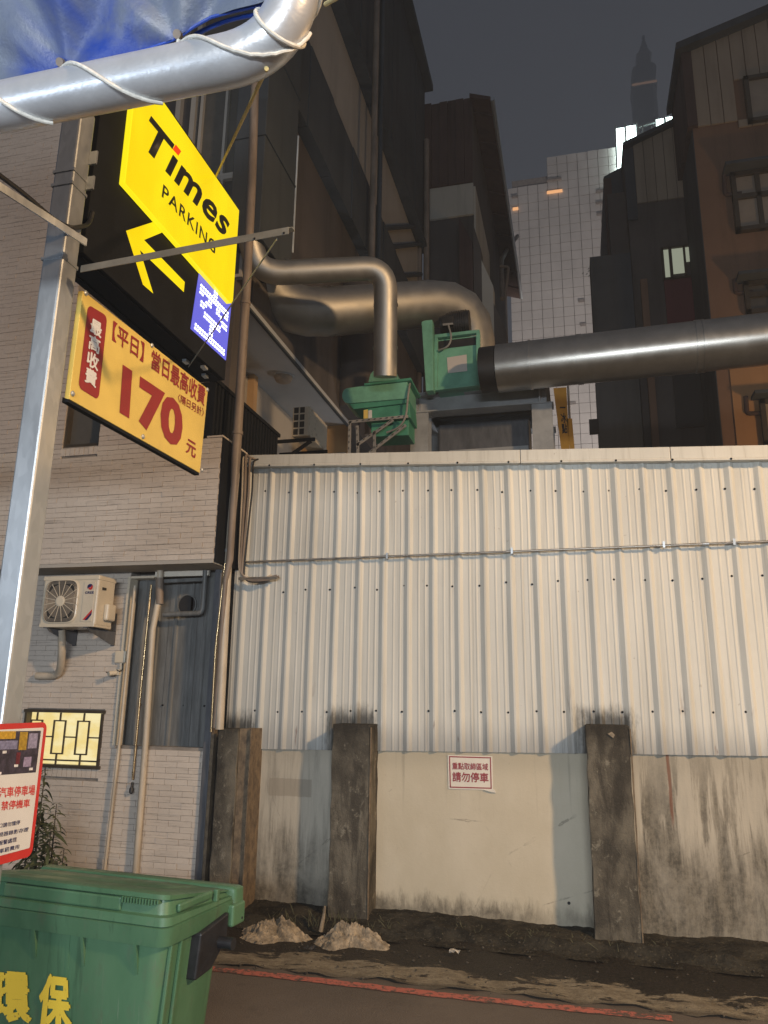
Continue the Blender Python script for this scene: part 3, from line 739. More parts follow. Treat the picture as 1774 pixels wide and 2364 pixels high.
for c in (.155, .455, .755):
    g_ = MB(); t = 0.011
    for a in ((c-.072, .19, c+.072, .19), (c-.072, .76, c+.072, .76), (c-.072, .2, c-.072, .75), (c+.072, .2, c+.072, .75), (c, .05, c, .185), (c, .77, c, .95)):
        uvbar(g_, *a, t, YT-0.012, YT+0.002)
    g_.build('grille_bar', M['winframe'], wf)
for a, b in ((.02, .083), (.227, .383), (.527, .683), (.827, .975)): uvbar(MB(), a, .47, b, .47, 0.011, YT-0.011, YT+0.001).build('grille_bar', M['winframe'], wf)
# dark window on the upper floor
f2 = MB()
for a, b in (((-4.39, 3.735), (-4.37, 4.5)), ((-4.04, 3.735), (-4.02, 4.5)), ((-4.37, 3.735), (-4.04, 3.765)), ((-4.37, 4.47), (-4.04, 4.5))): f2.box((a[0], YO+0.02, a[1]), (b[0], YO+0.1, b[1]))
w2 = f2.build('dark_window', M['winframe'], house)
MB().box((-4.37, YO+0.08, 3.765), (-4.04, YO+0.085, 4.47)).build('pane', M['glass'], w2)
cu = MB().grid(lambda u, v: (-4.37+.33*u, YO+0.13+0.012*sin(u*40), 3.765+.7*v), 40, 1).build('curtain', plain('green curtain', (0.10, 0.14, 0.11), 0.8), w2)
# grey corrugated sheets closing the recess
def greysheet(x0, x1, z0, z1, y):
    m = MB(); xs = []; x = x0
    while x < x1-0.001:
        for dx, dy in ((0, 0), (.055, 0), (.065, -.014), (.085, -.014), (.095, 0)):
            if x+dx < x1: xs.append((x+dx, dy))
        x += 0.14
    xs.append((x1, 0))
    return m.grid(lambda u, v: (xs[min(len(xs)-1, int(round(u*(len(xs)-1))))][0], y+xs[min(len(xs)-1, int(round(u*(len(xs)-1))))][1], z0+(z1-z0)*v), len(xs)-1, 3)
for i, (a, b) in enumerate(((rec['x0']+.02, -3.46), (-3.455, -3.185), (-3.18, -2.93))):
    greysheet(a, b, rec['z0'], 2.66 if i == 2 else 2.60, YR-0.004*i).build('recess_sheet', M['grey_sheet'], house)
MB().box((rec['x0']-.012, YT-0.02, rec['z0']), (rec['x0']+.012, YT+0.1, 2.61)).box((rec['x0']+.012, YT-0.012, 2.595), (-3.56, YT+0.1, 2.615)).build('recess_trim', M['ac'], house)
for x in (-3.66, -3.45, -3.25, -3.06): inst('screw', scr, M['black'], house, (x, YR-0.012, 1.52))
pst = MB().box((-2.975, YT-0.03, 0), (-2.915, YT+0.08, 2.66)).build('corner_post', M['bluegrey'], house, bevel=0.004)
MB().box((-2.912, YT-0.03, 0), (-2.885, YT+0.02, 2.7)).build('corner_strip', M['rust'], house)
# set-back upper wall with old windows
MB().box((-4.42, 6.6, 4.0), (-3.33, 6.9, 12)).build('setback_wall', M['brown_wall'], house)
for (a, b) in (((470, 190), (575, 400)), ((455, 420), (560, 640))):
    p = PY(6.56, a[0], a[1]); q = PY(6.56, b[0], b[1]); t = .035
    m = MB()
    for x0, z0, x1, z1 in ((p.x, p.z-t, q.x, p.z), (p.x, q.z, q.x, q.z+t), (p.x, q.z+t, p.x+t, p.z-t), (q.x-t, q.z+t, q.x, p.z-t), ((p.x+q.x)/2-.015, q.z+t, (p.x+q.x)/2+.015, p.z-t)): m.box((x0, 6.54, z0), (x1, 6.6, z1))
    ww = m.build('old_window', M['tan_wall'], house)
    MB().box((p.x+t, 6.585, q.z+t), (q.x-t, 6.592, p.z-t)).build('pane', M['glass'], ww)
for px in (410, 445):
    p = PY(6.56, px, 300); MB().box((p.x-.03, 6.53, 4.2), (p.x+.03, 6.6, 9.5)).build('pilaster', M['tan_wall'], house)
# black ribbed parapet on the side terrace
pt = MB(); y = 5.56
while y < 7.0:
    pt.box((-2.96, y, 3.73), (-2.935, y+0.035, 4.235)); y += 0.07
pt.box((-2.985, 5.56, 3.73), (-2.96, 7.03, 4.24)); pt.box((-3.6, 5.56, 3.745), (-2.986, 5.585, 4.24)); pt.box((-2.99, 5.555, 4.24), (-2.925, 7.04, 4.275))
pt.build('parapet', M['black'], house)

# ------------------------------------------------------------------ outdoor AC unit
def make_ac(name, label, x0, x1, y0, y1, z0, z1):
    ac = thing(name, label, 'air conditioner', ((x0+x1)/2, y1, z0))
    wd, ht = x1-x0, z1-z0
    MB().box((x0, y0, z0), (x1, y1, z1)).build('casing', M['ac'], ac, bevel=0.014)
    MB().box((x0-.006, y0-.006, z1-.035), (x1+.006, y1+.004, z1+.004)).build('top_cover', M['ac'], ac, bevel=0.008)
    MB().box((x0+.004, y0-.004, z0-.012), (x1-.004, y1, z0+.018)).build('base_pan', M['ac'], ac, bevel=0.004)
    cx, cz, r = x0+wd*0.36, z0+ht*0.49, ht*0.43
    n = 40; m = MB(); ring = []
    def sq(a, k): # rounded-square outline
        c, s = cos(a), sin(a); e = 0.42
        return (cx+k*r*math.copysign(abs(c)**e, c)*0.86, cz+k*r*math.copysign(abs(s)**e, s)*0.98)
    m.prism([(sq(2*pi*i/n, 1.0)[0], y0-.0015, sq(2*pi*i/n, 1.0)[1]) for i in range(n)], (0, -.004, 0))
    m.build('fan_well', M['ac_dark'], ac)
    rim = MB()
    for i in range(n):
        a, b = 2*pi*i/n, 2*pi*(i+1)/n
        p0, p1, q0, q1 = sq(a, 1.0), sq(b, 1.0), sq(a, 1.06), sq(b, 1.06)
        rim.hexa([(p0[0], y0-.001, p0[1]), (p1[0], y0-.001, p1[1]), (q1[0], y0-.001, q1[1]), (q0[0], y0-.001, q0[1])], [(p0[0], y0-.014, p0[1]), (p1[0], y0-.014, p1[1]), (q1[0], y0-.008, q1[1]), (q0[0], y0-.008, q0[1])])
    rim.build('fan_rim', M['ac'], ac)
    gd = MB()
    k = 0.20
    while k < 1.0:
        gd.tube([(sq(2*pi*i/n, k)[0] if k > .85 else cx+k*r*.93*cos(2*pi*i/n), y0-.012, sq(2*pi*i/n, k)[1] if k > .85 else cz+k*r*.98*sin(2*pi*i/n)) for i in range(n+1)], 0.0021, 4, False); k += 0.05
    gd.build('fan_guard', M['ac_wire'], ac)
    for i in range(16):
        a = 2*pi*(i+.5)/16; MB().bar((cx+.2*r*cos(a), y0-.0155, cz+.2*r*sin(a)), (cx+.97*r*cos(a), y0-.0155, cz+.97*r*sin(a)), .004, .003, (0, 1, 0)).build('guard_spoke', M['ac'], ac)
    MB().lathe((cx, 0, cz), [(r*.25, y0-.010), (r*.25, y0-.018), (r*.18, y0-.022)], 24, 'y').build('hub_cap', M['ac'], ac)
    return ac, cx, cz, r
ax0, ax1, ay0, ay1, az0, az1 = -4.365, -3.835, 5.50, 5.74, 2.150, 2.562
ac, acx, acz, acr = make_ac('air_conditioner', 'cream outdoor air conditioner on wall brackets under the jutting floor', ax0, ax1, ay0, ay1, az0, az1)
pxl = ax0+.395; MB().box((pxl, ay0-.005, az0+.03), (ax1-.03, ay0-.001, az1-.05)).build('front_panel', M['ac'], ac, bevel=.003)
lx, lz = ax1-.075, az1-.095
def disc(cx, cz, r, a0, a1, y, n=18): return [(cx, y, cz)]+[(cx+r*cos(a0+(a1-a0)*i/n), y, cz+r*sin(a0+(a1-a0)*i/n)) for i in range(n+1)]
MB().face(disc(lx, lz, .026, rad(-10), rad(215), ay0-.0065)).build('logo_arc', M['navy'], ac)
MB().face(disc(lx+.006, lz-.004, .021, rad(-175), rad(60), ay0-.0075)).build('logo_dot', M['brightred'], ac)
lettering('GREE', M['navy'], ac, [Vector((lx-.042, ay0-.005, lz-.036)), Vector((lx+.042, ay0-.005, lz-.036)), Vector((lx+.042, ay0-.005, lz-.058)), Vector((lx-.042, ay0-.005, lz-.058))], (0, -1, 0), 0.03)
bx0, bz0 = ax1-.115, az0+.045
MB().face([(bx0, ay0-.006, bz0), (bx0+.028, ay0-.006, bz0), (bx0+.082, ay0-.006, bz0+.066), (bx0+.082, ay0-.006, bz0+.088)]).build('sticker_stripe', M['brightred'], ac)
MB().face([(bx0+.02, ay0-.007, bz0-.003), (bx0+.046, ay0-.007, bz0-.003), (bx0+.082, ay0-.007, bz0+.042), (bx0+.082, ay0-.007, bz0+.066)]).build('sticker_stripe', M['navy'], ac)
MB().box((ax1, ay0+.10, az0+.05), (ax1+.045, ay1-.02, az0+.19)).build('valve_cover', M['ac'], ac, bevel=.015)
MB().box((ax1+.004, ay0+.05, az0+.30), (ax1+.010, ay0+.10, az0+.32)).build('side_handle', M['ac_dark'], ac)
for sx in (ax0+.09, ax1-.06):
    b = MB(); b.prism([(sx, ay0-.02, az0-.015), (sx, YT-.012, az0-.015), (sx, YT-.012, az0-.135), (sx, YT-.05, az0-.135), (sx, ay0+.02, az0-.045)], (.006, 0, 0)); b.box((sx-.03, ay0-.02, az0-.020), (sx+.006, YT-.012, az0-.013)); b.box((sx-.03, YT-.016, az0-.14), (sx+.006, YT-.010, az0+.14))
    b.build('wall_bracket', M['bluegrey'], ac)
MB().tube(roundpath([(ax0+.10, 5.66, az0-.02), (ax0+.10, 5.70, az0-.17), (ax0+.02, 5.82, az0-.36), (ax0-.06, 5.86, az0-.40), (ax0-.25, 5.87, az0-.40)], .1), .032, 12).build('insulated_hose', M['cream_pipe'], ac, smooth=True)

# pipes, vent and odds on the tiled wall
def wallpipe(name, label, pts, r, mat, cat='pipe', bends=None):
    t = thing(name, label, cat, pts[-1])
    MB().tube(roundpath(pts, 0.06) if bends else pts, r, 12).build('pipe', M[mat], t, smooth=True); return t
PYt = lambda x, y, d=0.05: PY(YT-d, x, y)
t = wallpipe('cream_waste_pipe', 'cream waste pipe standing in front of the grey recess down to the ground', [PYt(371, 1306), PYt(368, 1378), PYt(353, 1453), PYt(337, 1706), PYt(312, 2031), PYt(306, 2110)], .026, 'cream_pipe')
c0, c1 = PYt(369, 1335), PYt(369, 1395); MB().tube([c0, c1], .033, 12).build('socket', M['brown_pipe'], t, smooth=True)
c0, c1 = PYt(372, 1300), PYt(371, 1318); MB().tube([c0, c1], .033, 12).build('socket', M['cream_pipe'], t, smooth=True)
wallpipe('slim_cream_pipe', 'slim cream pipe running down the tile edge left of the recess', [PYt(312, 1352), PYt(278, 1700), PYt(243, 2000), PYt(232, 2090)], .013, 'cream_pipe')
t = wallpipe('hanging_brass_rod', 'brass rod with dark bulb end hanging in the recess beside the waste pipe', [PYt(350, 1350, .02), PYt(325, 1600, .02), PYt(307, 1800, .03)], .010, 'brass', 'rod')
e0 = PYt(305, 1812, .03); MB().lathe(e0-Vector((0, 0, .07)), [(.006, 0), (.018, .012), (.018, .04), (.010, .055), (.009, .09)], 12).build('bulb_end', M['bin_black'], t, smooth=True)
t = thing('grey_vent_duct', 'square run of thin grey duct around the round vent hole', 'duct', PYt(430, 1380, 0))
MB().tube(roundpath([PYt(378, 1419, .0), PYt(468, 1415, .0), PYt(476, 1298, .0)], .05), .022, 12).build('duct', M['grey_sheet'], t, smooth=True)
p, q = PYt(380, 1342, .0), PYt(470, 1338, .0); MB().bar(p, q, .03, .03).build('rail', M['grey_sheet'], t)
t = thing('round_vent', 'round black vent opening in the grey recess sheets', 'vent', PY(YR, 432, 1396))
c = PY(YR-.02, 432, 1396); MB().lathe((c.x, 0, c.z), [(.092, YR+.01), (.092, YR-.026), (.083, YR-.026), (.080, YR-.012)], 28, 'y').build('ring', M['grey_sheet'], t)
MB().lathe((c.x, 0, c.z), [(.079, YR+.0), (.079, YR-.018)], 28, 'y').build('opening', M['void'], t)
t = thing('wall_hook_light', 'small broken light fitting with a curled wire on the tiles', 'light fitting', PYt(262, 1556))
p = PYt(268, 1553); MB().tube([p, p+Vector((-.03, -.06, -.01))], .020, 12).box(p+Vector((-.02, 0, -.02)), p+Vector((.03, .05, .03))).build('body', M['ac'], t, smooth=True)
MB().tube(roundpath([PYt(283, 1531), PYt(284, 1545), PYt(277, 1551), PYt(270, 1546)], .02), .004, 6).build('wire', M['black'], t)
MB().bar(PYt(246, 1551, .1), PYt(258, 1561, .02), .012, .006).build('spike', M['rust'], t)
MB().box(PYt(271, 1503, .0), PYt(288, 1530, .03)).build('junction_box', M['ac'], t, bevel=.005)

# ------------------------------------------------------------------ steel post and what hangs on it
XP0, XP1, YP0, YP1 = -1.93, -1.84, 2.2, 2.29
pole = thing('square_steel_post', 'square galvanised steel post carrying the yellow price board', 'post', (-1.885, 2.245, 0))
MB().box((XP0, YP0, 0), (XP1, YP1, 3.92)).build('shaft', M['galv'], pole, bevel=0.008)
MB().box((XP0-.05, YP0-.05, 0), (XP1+.05, YP1+.05, .012)).build('base_plate', M['galv'], pole)
for y in (395, 425, 592):
    z = PY(YP0, 140, y).z
    m = MB()
    for a, b in (((XP0-.004, YP0-.004), (XP1+.004, YP0-.0005)), ((XP1+.0005, YP0), (XP1+.004, YP1)), ((XP0-.004, YP0), (XP0-.0005, YP1)), ((XP0, YP1+.0005), (XP1, YP1+.004))): m.box((a[0], a[1], z-.006), (b[0], b[1], z+.006))
    m.build('strap', M['galv'], pole)
for y in (375, 440):
    z = PX(XP1, 215, y).z; MB().box((XP1+.001, YP1-.012, z-.03), (XP1+.035, YP1-.004, z+.03)).build('lug', M['galv'], pole)
# slotted angle arm and its brace
arm = thing('angle_iron_arm', 'grey angle iron arm sticking out from the post across the lit sign', 'bracket', (-1.84, 2.23, 2.9))
A0, A1 = PY(2.22, 188, 622), PY(2.22, 668, 533)
MB().box((A0.x, 2.216, -.014), (A1.x, 2.219, .014)).box((A0.x, 2.2192, .011), (A1.x+.012, 2.244, .014)).build('angle', M['bracket'], arm)
an = arm.children[0]; 
for v in an.data.vertices: v.co.z += A0.z+(A1.z-A0.z)*(v.co.x-A0.x)/(A1.x-A0.x)
for q in ((656, 538), (588, 551)):
    p = PY(2.216, *q); MB().lathe((p.x, 0, p.z), [(.0042, 2.2145), (.0042, 2.2165)], 12, 'y').build('bolt_hole', M['void'], arm)
XS = -1.83
zcab = PX(XS, 521, 868).z
B0 = PY(2.225, 640, 552); B1 = PZ(zcab-.002, 436, 846)
MB().bar(B0, B1, .010, .003, (0, 1, 0)).build('brace', M['bracket'], arm)
# rear arm and black cable running off to the left
ra = thing('rear_steel_arm', 'flat steel arm reaching from the post out of view with a black cable on it', 'bracket', (-1.9, 2.2, 3.0))
Q0, Q1 = PY(2.195, 200, 560), PY(1.75, -60, 392)
MB().bar(Q0, Q1, .006, .030).build('arm', M['galv'], ra)
kc = thing('black_cable', 'black cable drooping along the rear arm and looping round the post', 'cable', (-1.9, 2.1, 3.1))
MB().tube(roundpath([PY(1.75, -60, 360), PY(2.0, 60, 450), PY(2.17, 125, 508), PY(2.17, 165, 528), PX(XP1+.012, 205, 520), PX(XP1+.012, 214, 490)], .06), .009, 8).build('cable', M['cable'], kc, smooth=True)

# ---- price board
pb_ = thing('price_board', 'yellow price board with dark red lettering under the black cabinet', 'sign', (XS, 2.3, 2.9))
PC = [PX(XS, *q) for q in ((192, 671), (481, 898), (462, 1092), (160, 921))]
m = MB(); NX = Vector((-.022, 0, 0)); m.hexa([p+NX for p in PC], PC); m.build('board', M['price'], pb_, bevel=.002)
MB().hexa([PC[3]+Vector((-.03, 0, -.012)), PC[2]+Vector((-.03, 0, -.012)), PC[2]+Vector((-.03, 0, .01)), PC[3]+Vector((-.03, 0, .01))], [PC[3]+Vector((-.004, 0, -.012)), PC[2]+Vector((-.004, 0, -.012)), PC[2]+Vector((-.004, 0, -.001)), PC[3]+Vector((-.004, 0, -.001))]).build('lower_rail', M['black'], pb_)
def pq(cx, cy): return PX(XS, 140+.253*cx, 640+.253*cy)
def lq(*q): return [pq(*a) for a in q]
LX = (1, 0, 0)
def roundquad(c, r, n=5):
    out = []
    for (cu, cv, a0) in ((r, r, pi), (1-r, r, 1.5*pi), (1-r, 1-r, 0), (r, 1-r, .5*pi)):
        rv = r*0.42
        for i in range(n+1):
            a = a0+pi/2*i/n; v0 = rv if cv < .5 else 1-rv
            out.append(bil(c, cu+r*cos(a), v0+rv*sin(a)))
    return out
rb = roundquad(lq((250, 248), (425, 355), (345, 1122), (160, 1008)), .18)
MB().face([p+Vector((.0015, 0, 0)) for p in rb]).build('red_panel', M['redink'], pb_)
lettering('最\n高\n收\n費', M['white'], pb_, lq((278, 372), (376, 432), (318, 1012), (214, 948)), LX, bold=.032, lift=.003, line=1.05)
lettering('【平日】當日最高收費', M['redink'], pb_, lq((482, 400), (1322, 1010), (1308, 1180), (470, 572)), LX, bold=.02)
lettering('170', M['redink'], pb_, lq((566, 790), (1122, 1165), (1100, 1590), (535, 1248)), LX, .045)
lettering('元', M['redink'], pb_, lq((1155, 1470), (1237, 1522), (1226, 1655), (1142, 1596)), LX, bold=.022)
lettering('〈隔日另計〉', M['redink'], pb_, lq((1072, 1058), (1308, 1200), (1302, 1278), (1068, 1132)), LX, bold=.012)
for q in ((228, 145), (832, 622), (1338, 1025), (1290, 1760), (750, 1455), (108, 1062)):
    p = pq(*q); MB().lathe((0, p.y, p.z), [(.011, XS+.0005), (.011, XS+.004), (.006, XS+.008)], 10, 'x').build('fixing_bolt', M['galv'], pb_)

# ---- black cabinet with lit header, arrow and led panel
cab = thing('lit_parking_sign', 'lit yellow parking lightbox on a black cabinet with arrow and blue led panel', 'sign', (XS-.1, 2.9, zcab))
XC = XS-.03
yn, yf = 2.34, PX(XC, 526, 790).y
MB().box((XC-.165, yn, zcab), (XC, yf, 4.45)).build('cabinet', M['black'], cab, bevel=.004)
MB().box((XC-.164, yn+.02, zcab-.006), (XC-.13, yf-.02, zcab-.0005)).box((XC-.05, yn+.02, zcab-.006), (XC-.02, yf-.02, zcab-.0005)).build('underside_trim', M['black'], cab)
for q in ((430, 833), (472, 847), (474, 866)):
    p = PZ(zcab-.008, *q); MB().box((p.x-.012, p.y-.02, zcab-.02), (p.x+.012, p.y+.02, zcab-.0065)).build('cable_gland', M['galv'], cab)
LB = [PX(XS, *q) for q in ((313, 226), (552, 486), (538, 696), (288, 434))]
zt = PX(XS, 552, 486).z; zb_ = PX(XS, 288, 434).z; y0 = LB[3].y; y1 = LB[1].y; zb2 = (LB[2].z+zb_)/2; zt2 = zt
xc = PY(y0, 268, 432).x
ch = .03
face = [(XS, y0, zb2), (XS, y1-ch*.6, zb2), (XS, y1, zb2+ch), (XS, y1, zt2), (XS, y0, zt2)]
MB().prism([(p[0]-.002, p[1], p[2]) for p in face], (xc-XS+.002, 0, 0)).build('lightbox_edge', M['yellow_edge'], cab, bevel=.004)
MB().face([(XS+.0015, p[1], p[2]) for p in face]).build('lightbox_face', M['yellow_lit'], cab)
def sq_(cx, cy): return PX(XS, 180+.3253*cx, 180+.3253*cy)
def sl(*q): return [sq_(*a) for a in q]
lettering('Tımes', M['blackink'], cab, sl((505, 256), (1086, 975), (1052, 1150), (472, 505)), LX, .028, .26, sp=1.07, lift=.004)
MB().face([p+Vector((.0045, 0, 0)) for p in sl((690, 473), (729, 522), (708, 553), (667, 506))]).build('red_dot', M['redink_lit'], cab)
lettering('PARKING', M['blackink'], cab, sl((603, 752), (976, 1168), (968, 1254), (590, 843)), LX, .014, .0, sp=1.14, lift=.004)
ar = [PX(XC, 180+.3253*cx, 180+.3253*cy) for cx, cy in ((340, 1085), (540, 1020), (600, 1095), (468, 1150), (757, 1448), (750, 1520), (522, 1302), (438, 1222), (533, 1530), (460, 1467))]
MB().face([p+Vector((.002, 0, 0)) for p in ar]).build('arrow', M['yellow_lit'], cab)
LC = [PX(XC, *q) for q in ((461, 619), (534, 699), (521, 832), (440, 759))]
MB().hexa([p+Vector((-.002, 0, 0)) for p in LC], [p+Vector((.003, 0, 0)) for p in LC]).build('led_panel', M['led_bg'], cab)
PAT = ["................", ".......##.......", ".......##.......", ".##############.", ".##############.", ".##..##..##..##.", "....###..###....", "..###......####.",
       "..##........###.", "....########....", "....########....", ".......##.......", ".......##.......", ".......##.......", ".##############.", ".##############."]
dots = MB()
for r, row in enumerate(PAT):
    for c_, ch_ in enumerate(row):
        if ch_ == '#':
            q = sub(LC, (c_+.19)/16, (r+.5+.19)/17, (c_+.81)/16, (r+.5+.81)/17)
            dots.face([p+Vector((.005, 0, 0)) for p in q])
kind(dots.build('led_dots', M['led'], cab), 'stuff')

# ---- tarp frame: silver pipe with a bend, tarp laced to it
YF = 1.40
ZF = (PY(YF, 300, 186).z+PY(YF, 60, 238).z)/2; RF = 0.0605
tf = thing('silver_frame_pipe', 'thick silver painted frame pipe with an upward bend overhead', 'pipe', (-1.2, YF, ZF))
xbend = PY(YF, 655, 60).x+.02
pd = Vector((.10, -.16, 1)).normalized(); RB = .17
cnr = Vector((xbend, YF, ZF)); axis = [Vector((-3.6, YF, ZF)), Vector((-2.4, YF, ZF))]
axis += bez(cnr-Vector((RB, 0, 0)), cnr, cnr+pd*RB, 12)+[cnr+pd*1.4]
MB().tube(axis, RF, 28).build('pipe', M['silver'], tf, smooth=True)
def helix(xa, xb, fa, fb, r, n=22):
    return [Vector((xa+(xb-xa)*i/n, YF-sin(fa+(fb-fa)*i/n)*r, ZF+cos(fa+(fb-fa)*i/n)*r)) for i in range(n+1)]
RR = RF+.004
def lace(label, pts, mat='rope', nm='lacing_rope', grp=None):
    t = thing(nm, label, 'rope', pts[0], grp); MB().tube(pts, .0052, 8).build('strand', M[mat], t, smooth=True)
def axis_at(s_):
    d = 0
    for p, q in zip(axis, axis[1:]):
        L = (q-p).length
        if d+L >= s_: return p.lerp(q, (s_-d)/L), (q-p).normalized()
        d += L
    return axis[-1], (axis[-1]-axis[-2]).normalized()
def pathhelix(s0, s1, f0, f1, n=34):
    out = []; pt = None
    for i in range(n+1):
        t = i/n; p, tg = axis_at(s0+(s1-s0)*t); p2, tg2 = axis_at(s0+(s1-s0)*t+.02); tg = (tg+tg2).normalized()
        n1 = Vector((0, -1, 0)); n1 = (n1-tg*n1.dot(tg)).normalized(); n0 = n1.cross(tg); f_ = f0+(f1-f0)*t
        out.append(p+n0*(RR*cos(f_))+n1*(RR*sin(f_)))
    return out
def xat(px, py, y=YF-.04): return PY(y, px, py).x
e1 = PY(YF, 143, 156); e2 = PY(YF, 413, 92)
lace('white rope lacing from the tarp eyelet nearest the post over the pipe', [e1]+helix(e1.x+.004, xat(338, 242), rad(8), rad(205), RR), grp='ropes lacing the tarp')
lace('white rope lacing from the second eyelet under the pipe towards the bend', [e2]+pathhelix(e2.x+3.604, xat(668, 140)+3.6, rad(8), rad(215)), grp='ropes lacing the tarp')
lace('white rope end tucked below the pipe at the frame edge', helix(xat(-90, 240), xat(78, 299), rad(20), rad(200), RR), grp='ropes lacing the tarp')
def loop(t, tilt, label):
    k = int(t*(len(axis)-1)); p = axis[k]; tg = (axis[k+1]-axis[k-1]).normalized()
    u = Vector((0, 1, 0)); u = (u-tg*u.dot(tg)).normalized(); v = tg.cross(u)
    pts = [p+u*(RR*cos(a))+v*(RR*sin(a))+tg*(tilt*cos(a)+tilt*.6*sin(a)) for a in [2*pi*i/28 for i in range(29)]]
    lace(label, pts, grp='ropes lacing the tarp')
loop(.62, .035, 'white rope ring round the lower half of the pipe bend')
loop(.92, -.04, 'white rope ring round the upper half of the pipe bend')
ry = thing('yellow_guy_rope', 'taut yellowed rope from the silver pipe down to the lightbox top', 'rope', PY(YF, 614, 168))
MB().tube([PY(YF, 616, 158), PX(XS-.05, 497, 412)], .0055, 8).build('strand', M['rope_y'], ry, smooth=True)
rw = thing('loose_rope_end', 'pale rope running up and away from the top of the pipe bend', 'rope', cnr)
MB().tube([PY(YF-.07, 752, 10), PY(YF-.3, 820, -30)], .005, 8).build('strand', M['rope_y'], rw, smooth=True)
# tarp: a sloping sheet laced above the pipe
tarp = thing('blue_tarpaulin', 'creased blue tarpaulin awning laced to the silver pipe overhead', 'tarpaulin', (-1.6, YF, ZF+.1))
td = Vector((0, -.62, 1)).normalized(); tn = Vector((0, -1, -.62)).normalized()
ed = [(-700, 385), (-400, 300), (-160, 232), (0, 196), (70, 180), (143, 155), (210, 147), (280, 131), (350, 112), (413, 88), (450, 62), (490, 40), (545, 26), (600, 14), (640, -2)]
epts = [PY(YF+.005, *q) for q in ed]
def edge_at(u):
    t = u*(len(epts)-1); i = min(int(t), len(epts)-2); return epts[i].lerp(epts[i+1], t-i)
eyx = [(e1.x, e1), (e2.x, e2)]
def tarpf(u, v):
    p = edge_at(u)+td*(1.5*v*v+.25*v) if True else None
    d = 0
    for ex, e in eyx:
        dx = p.x-ex; hh = (p-e).length; a = atan2(dx, (p-e).dot(td)+.02)
        d += .018*sin(a*6)*min(1, hh*6)*math.exp(-hh*1.6)
    d += .030*sin(p.x*5+v*3)*v+.014*sin(p.x*13+p.z*9)*min(1, v*4)
    return p+tn*d
MB().grid(tarpf, 120, 50).build('sheet', M['tarp'], tarp, smooth=True)
MB().tube([edge_at(i/60)+tn*.002 for i in range(61)], .0045, 8).build('hem', plain('bright blue hem', (0.02, 0.07, 0.40), .45), tarp, smooth=True)
for e in (e1, e2):
    q = e+td*.012; MB().tube([q-tn*.006, q+tn*.006], .011, 12).build('eyelet', M['brown_pipe'], tarp)
MB().tube(bez(PY(YF+.03, 425, 96), PY(YF+.03, 520, 36), PY(YF+.03, 606, 34), 12), .006, 8).build('loose_hem', plain('loose blue cord', (0.02, 0.10, 0.62), .4), tarp, smooth=True)

# ---- warning board on the post
XB = XP1+.014
wb = thing('warning_board', 'white warning board with red border and a picture of parked scooters', 'sign', (XB, 2.2, 1.4))
TR_, BR_ = PX(XB, 110, 1667), PX(XB, 77, 1975)
yl = 1.86; yr = TR_.y; zt, zb = TR_.z, BR_.z
def rrect(y0, z0, y1, z1, r, x, n=5):
    o = []
    for cy, cz, a0 in ((y1-r, z1-r, 0), (y0+r, z1-r, pi/2), (y0+r, z0+r, pi), (y1-r, z0+r, 1.5*pi)):
        o += [(x, cy+r*cos(a0+pi/2*i/n), cz+r*sin(a0+pi/2*i/n)) for i in range(n+1)]
    return o
MB().prism(rrect(yl, zb, yr, zt, .025, XB-.006), (.006, 0, 0)).build('board', M['brightred'], wb)
MB().face(rrect(yl+.018, zb+.028, yr-.018, zt-.018, .006, XB+.0015)).build('white_field', M['white'], wb)
pp = [PX(XB, *q) for q in ((-70, 1689), (94, 1687), (82, 1783), (-75, 1795))]
pr = MB(); pr.face([p+Vector((.002, 0, 0)) for p in pp]); pr.build('printed_picture', plain('print dark tone', (.055, .045, .07), .5, 0, .6, 60), wb)
rp = random.Random(2)
def patch(u0, v0, u1, v1, col, nm, lift):
    MB().face([bil(pp, u0, v0)+Vector((lift, 0, 0)), bil(pp, u1, v0)+Vector((lift, 0, 0)), bil(pp, u1, v1)+Vector((lift, 0, 0)), bil(pp, u0, v1)+Vector((lift, 0, 0))]).build('printed_picture', plain(nm, col, .5, 0, .35, 90), wb)
patch(.20, .0, .62, .18, (.55, .33, .03), 'print yellow', .0024); patch(.68, .02, .80, .45, (.42, .27, .03), 'print ochre', .0024)
patch(.82, .06, .96, .42, (.30, .28, .42), 'print mauve', .0024); patch(.35, .22, .66, .42, (.22, .22, .36), 'print blue grey', .0024); patch(.66, .5, .72, .78, (.14, .02, .03), 'print red', .0026)
for u, v in ((.45, .45), (.64, .78), (.88, .88), (.40, .93)): patch(u, v, u+.06, v+.06, (.75, .75, .78), 'print white', .0028)
patch(.78, .62, .90, .85, (.32, .27, .42), 'print lilac', .0026)
def wl(*q): return [PX(XB, *a) for a in q]
lettering('汽車停車場', M['brightred'], wb, wl((-2, 1818), (81, 1812), (79, 1835), (-3, 1842)), LX, bold=.018)
lettering('禁停機車', M['brightred'], wb, wl((3, 1850), (69, 1844), (67, 1863), (2, 1871)), LX, bold=.018)
for s, q in (('入口請勿擋停', ((-14, 1903), (46, 1893), (45, 1903), (-15, 1914))), ('裝監視器錄影存證', ((-30, 1927), (66, 1909), (64, 1919), (-31, 1938))), ('將報警處理', ((-15, 1944), (38, 1932), (37, 1943), (-16, 1955))), ('停車罰費用', ((-15, 1963), (44, 1949), (43, 1959), (-16, 1974)))):
    lettering(s, M['navy'], wb, wl(*q), LX, bold=.012)

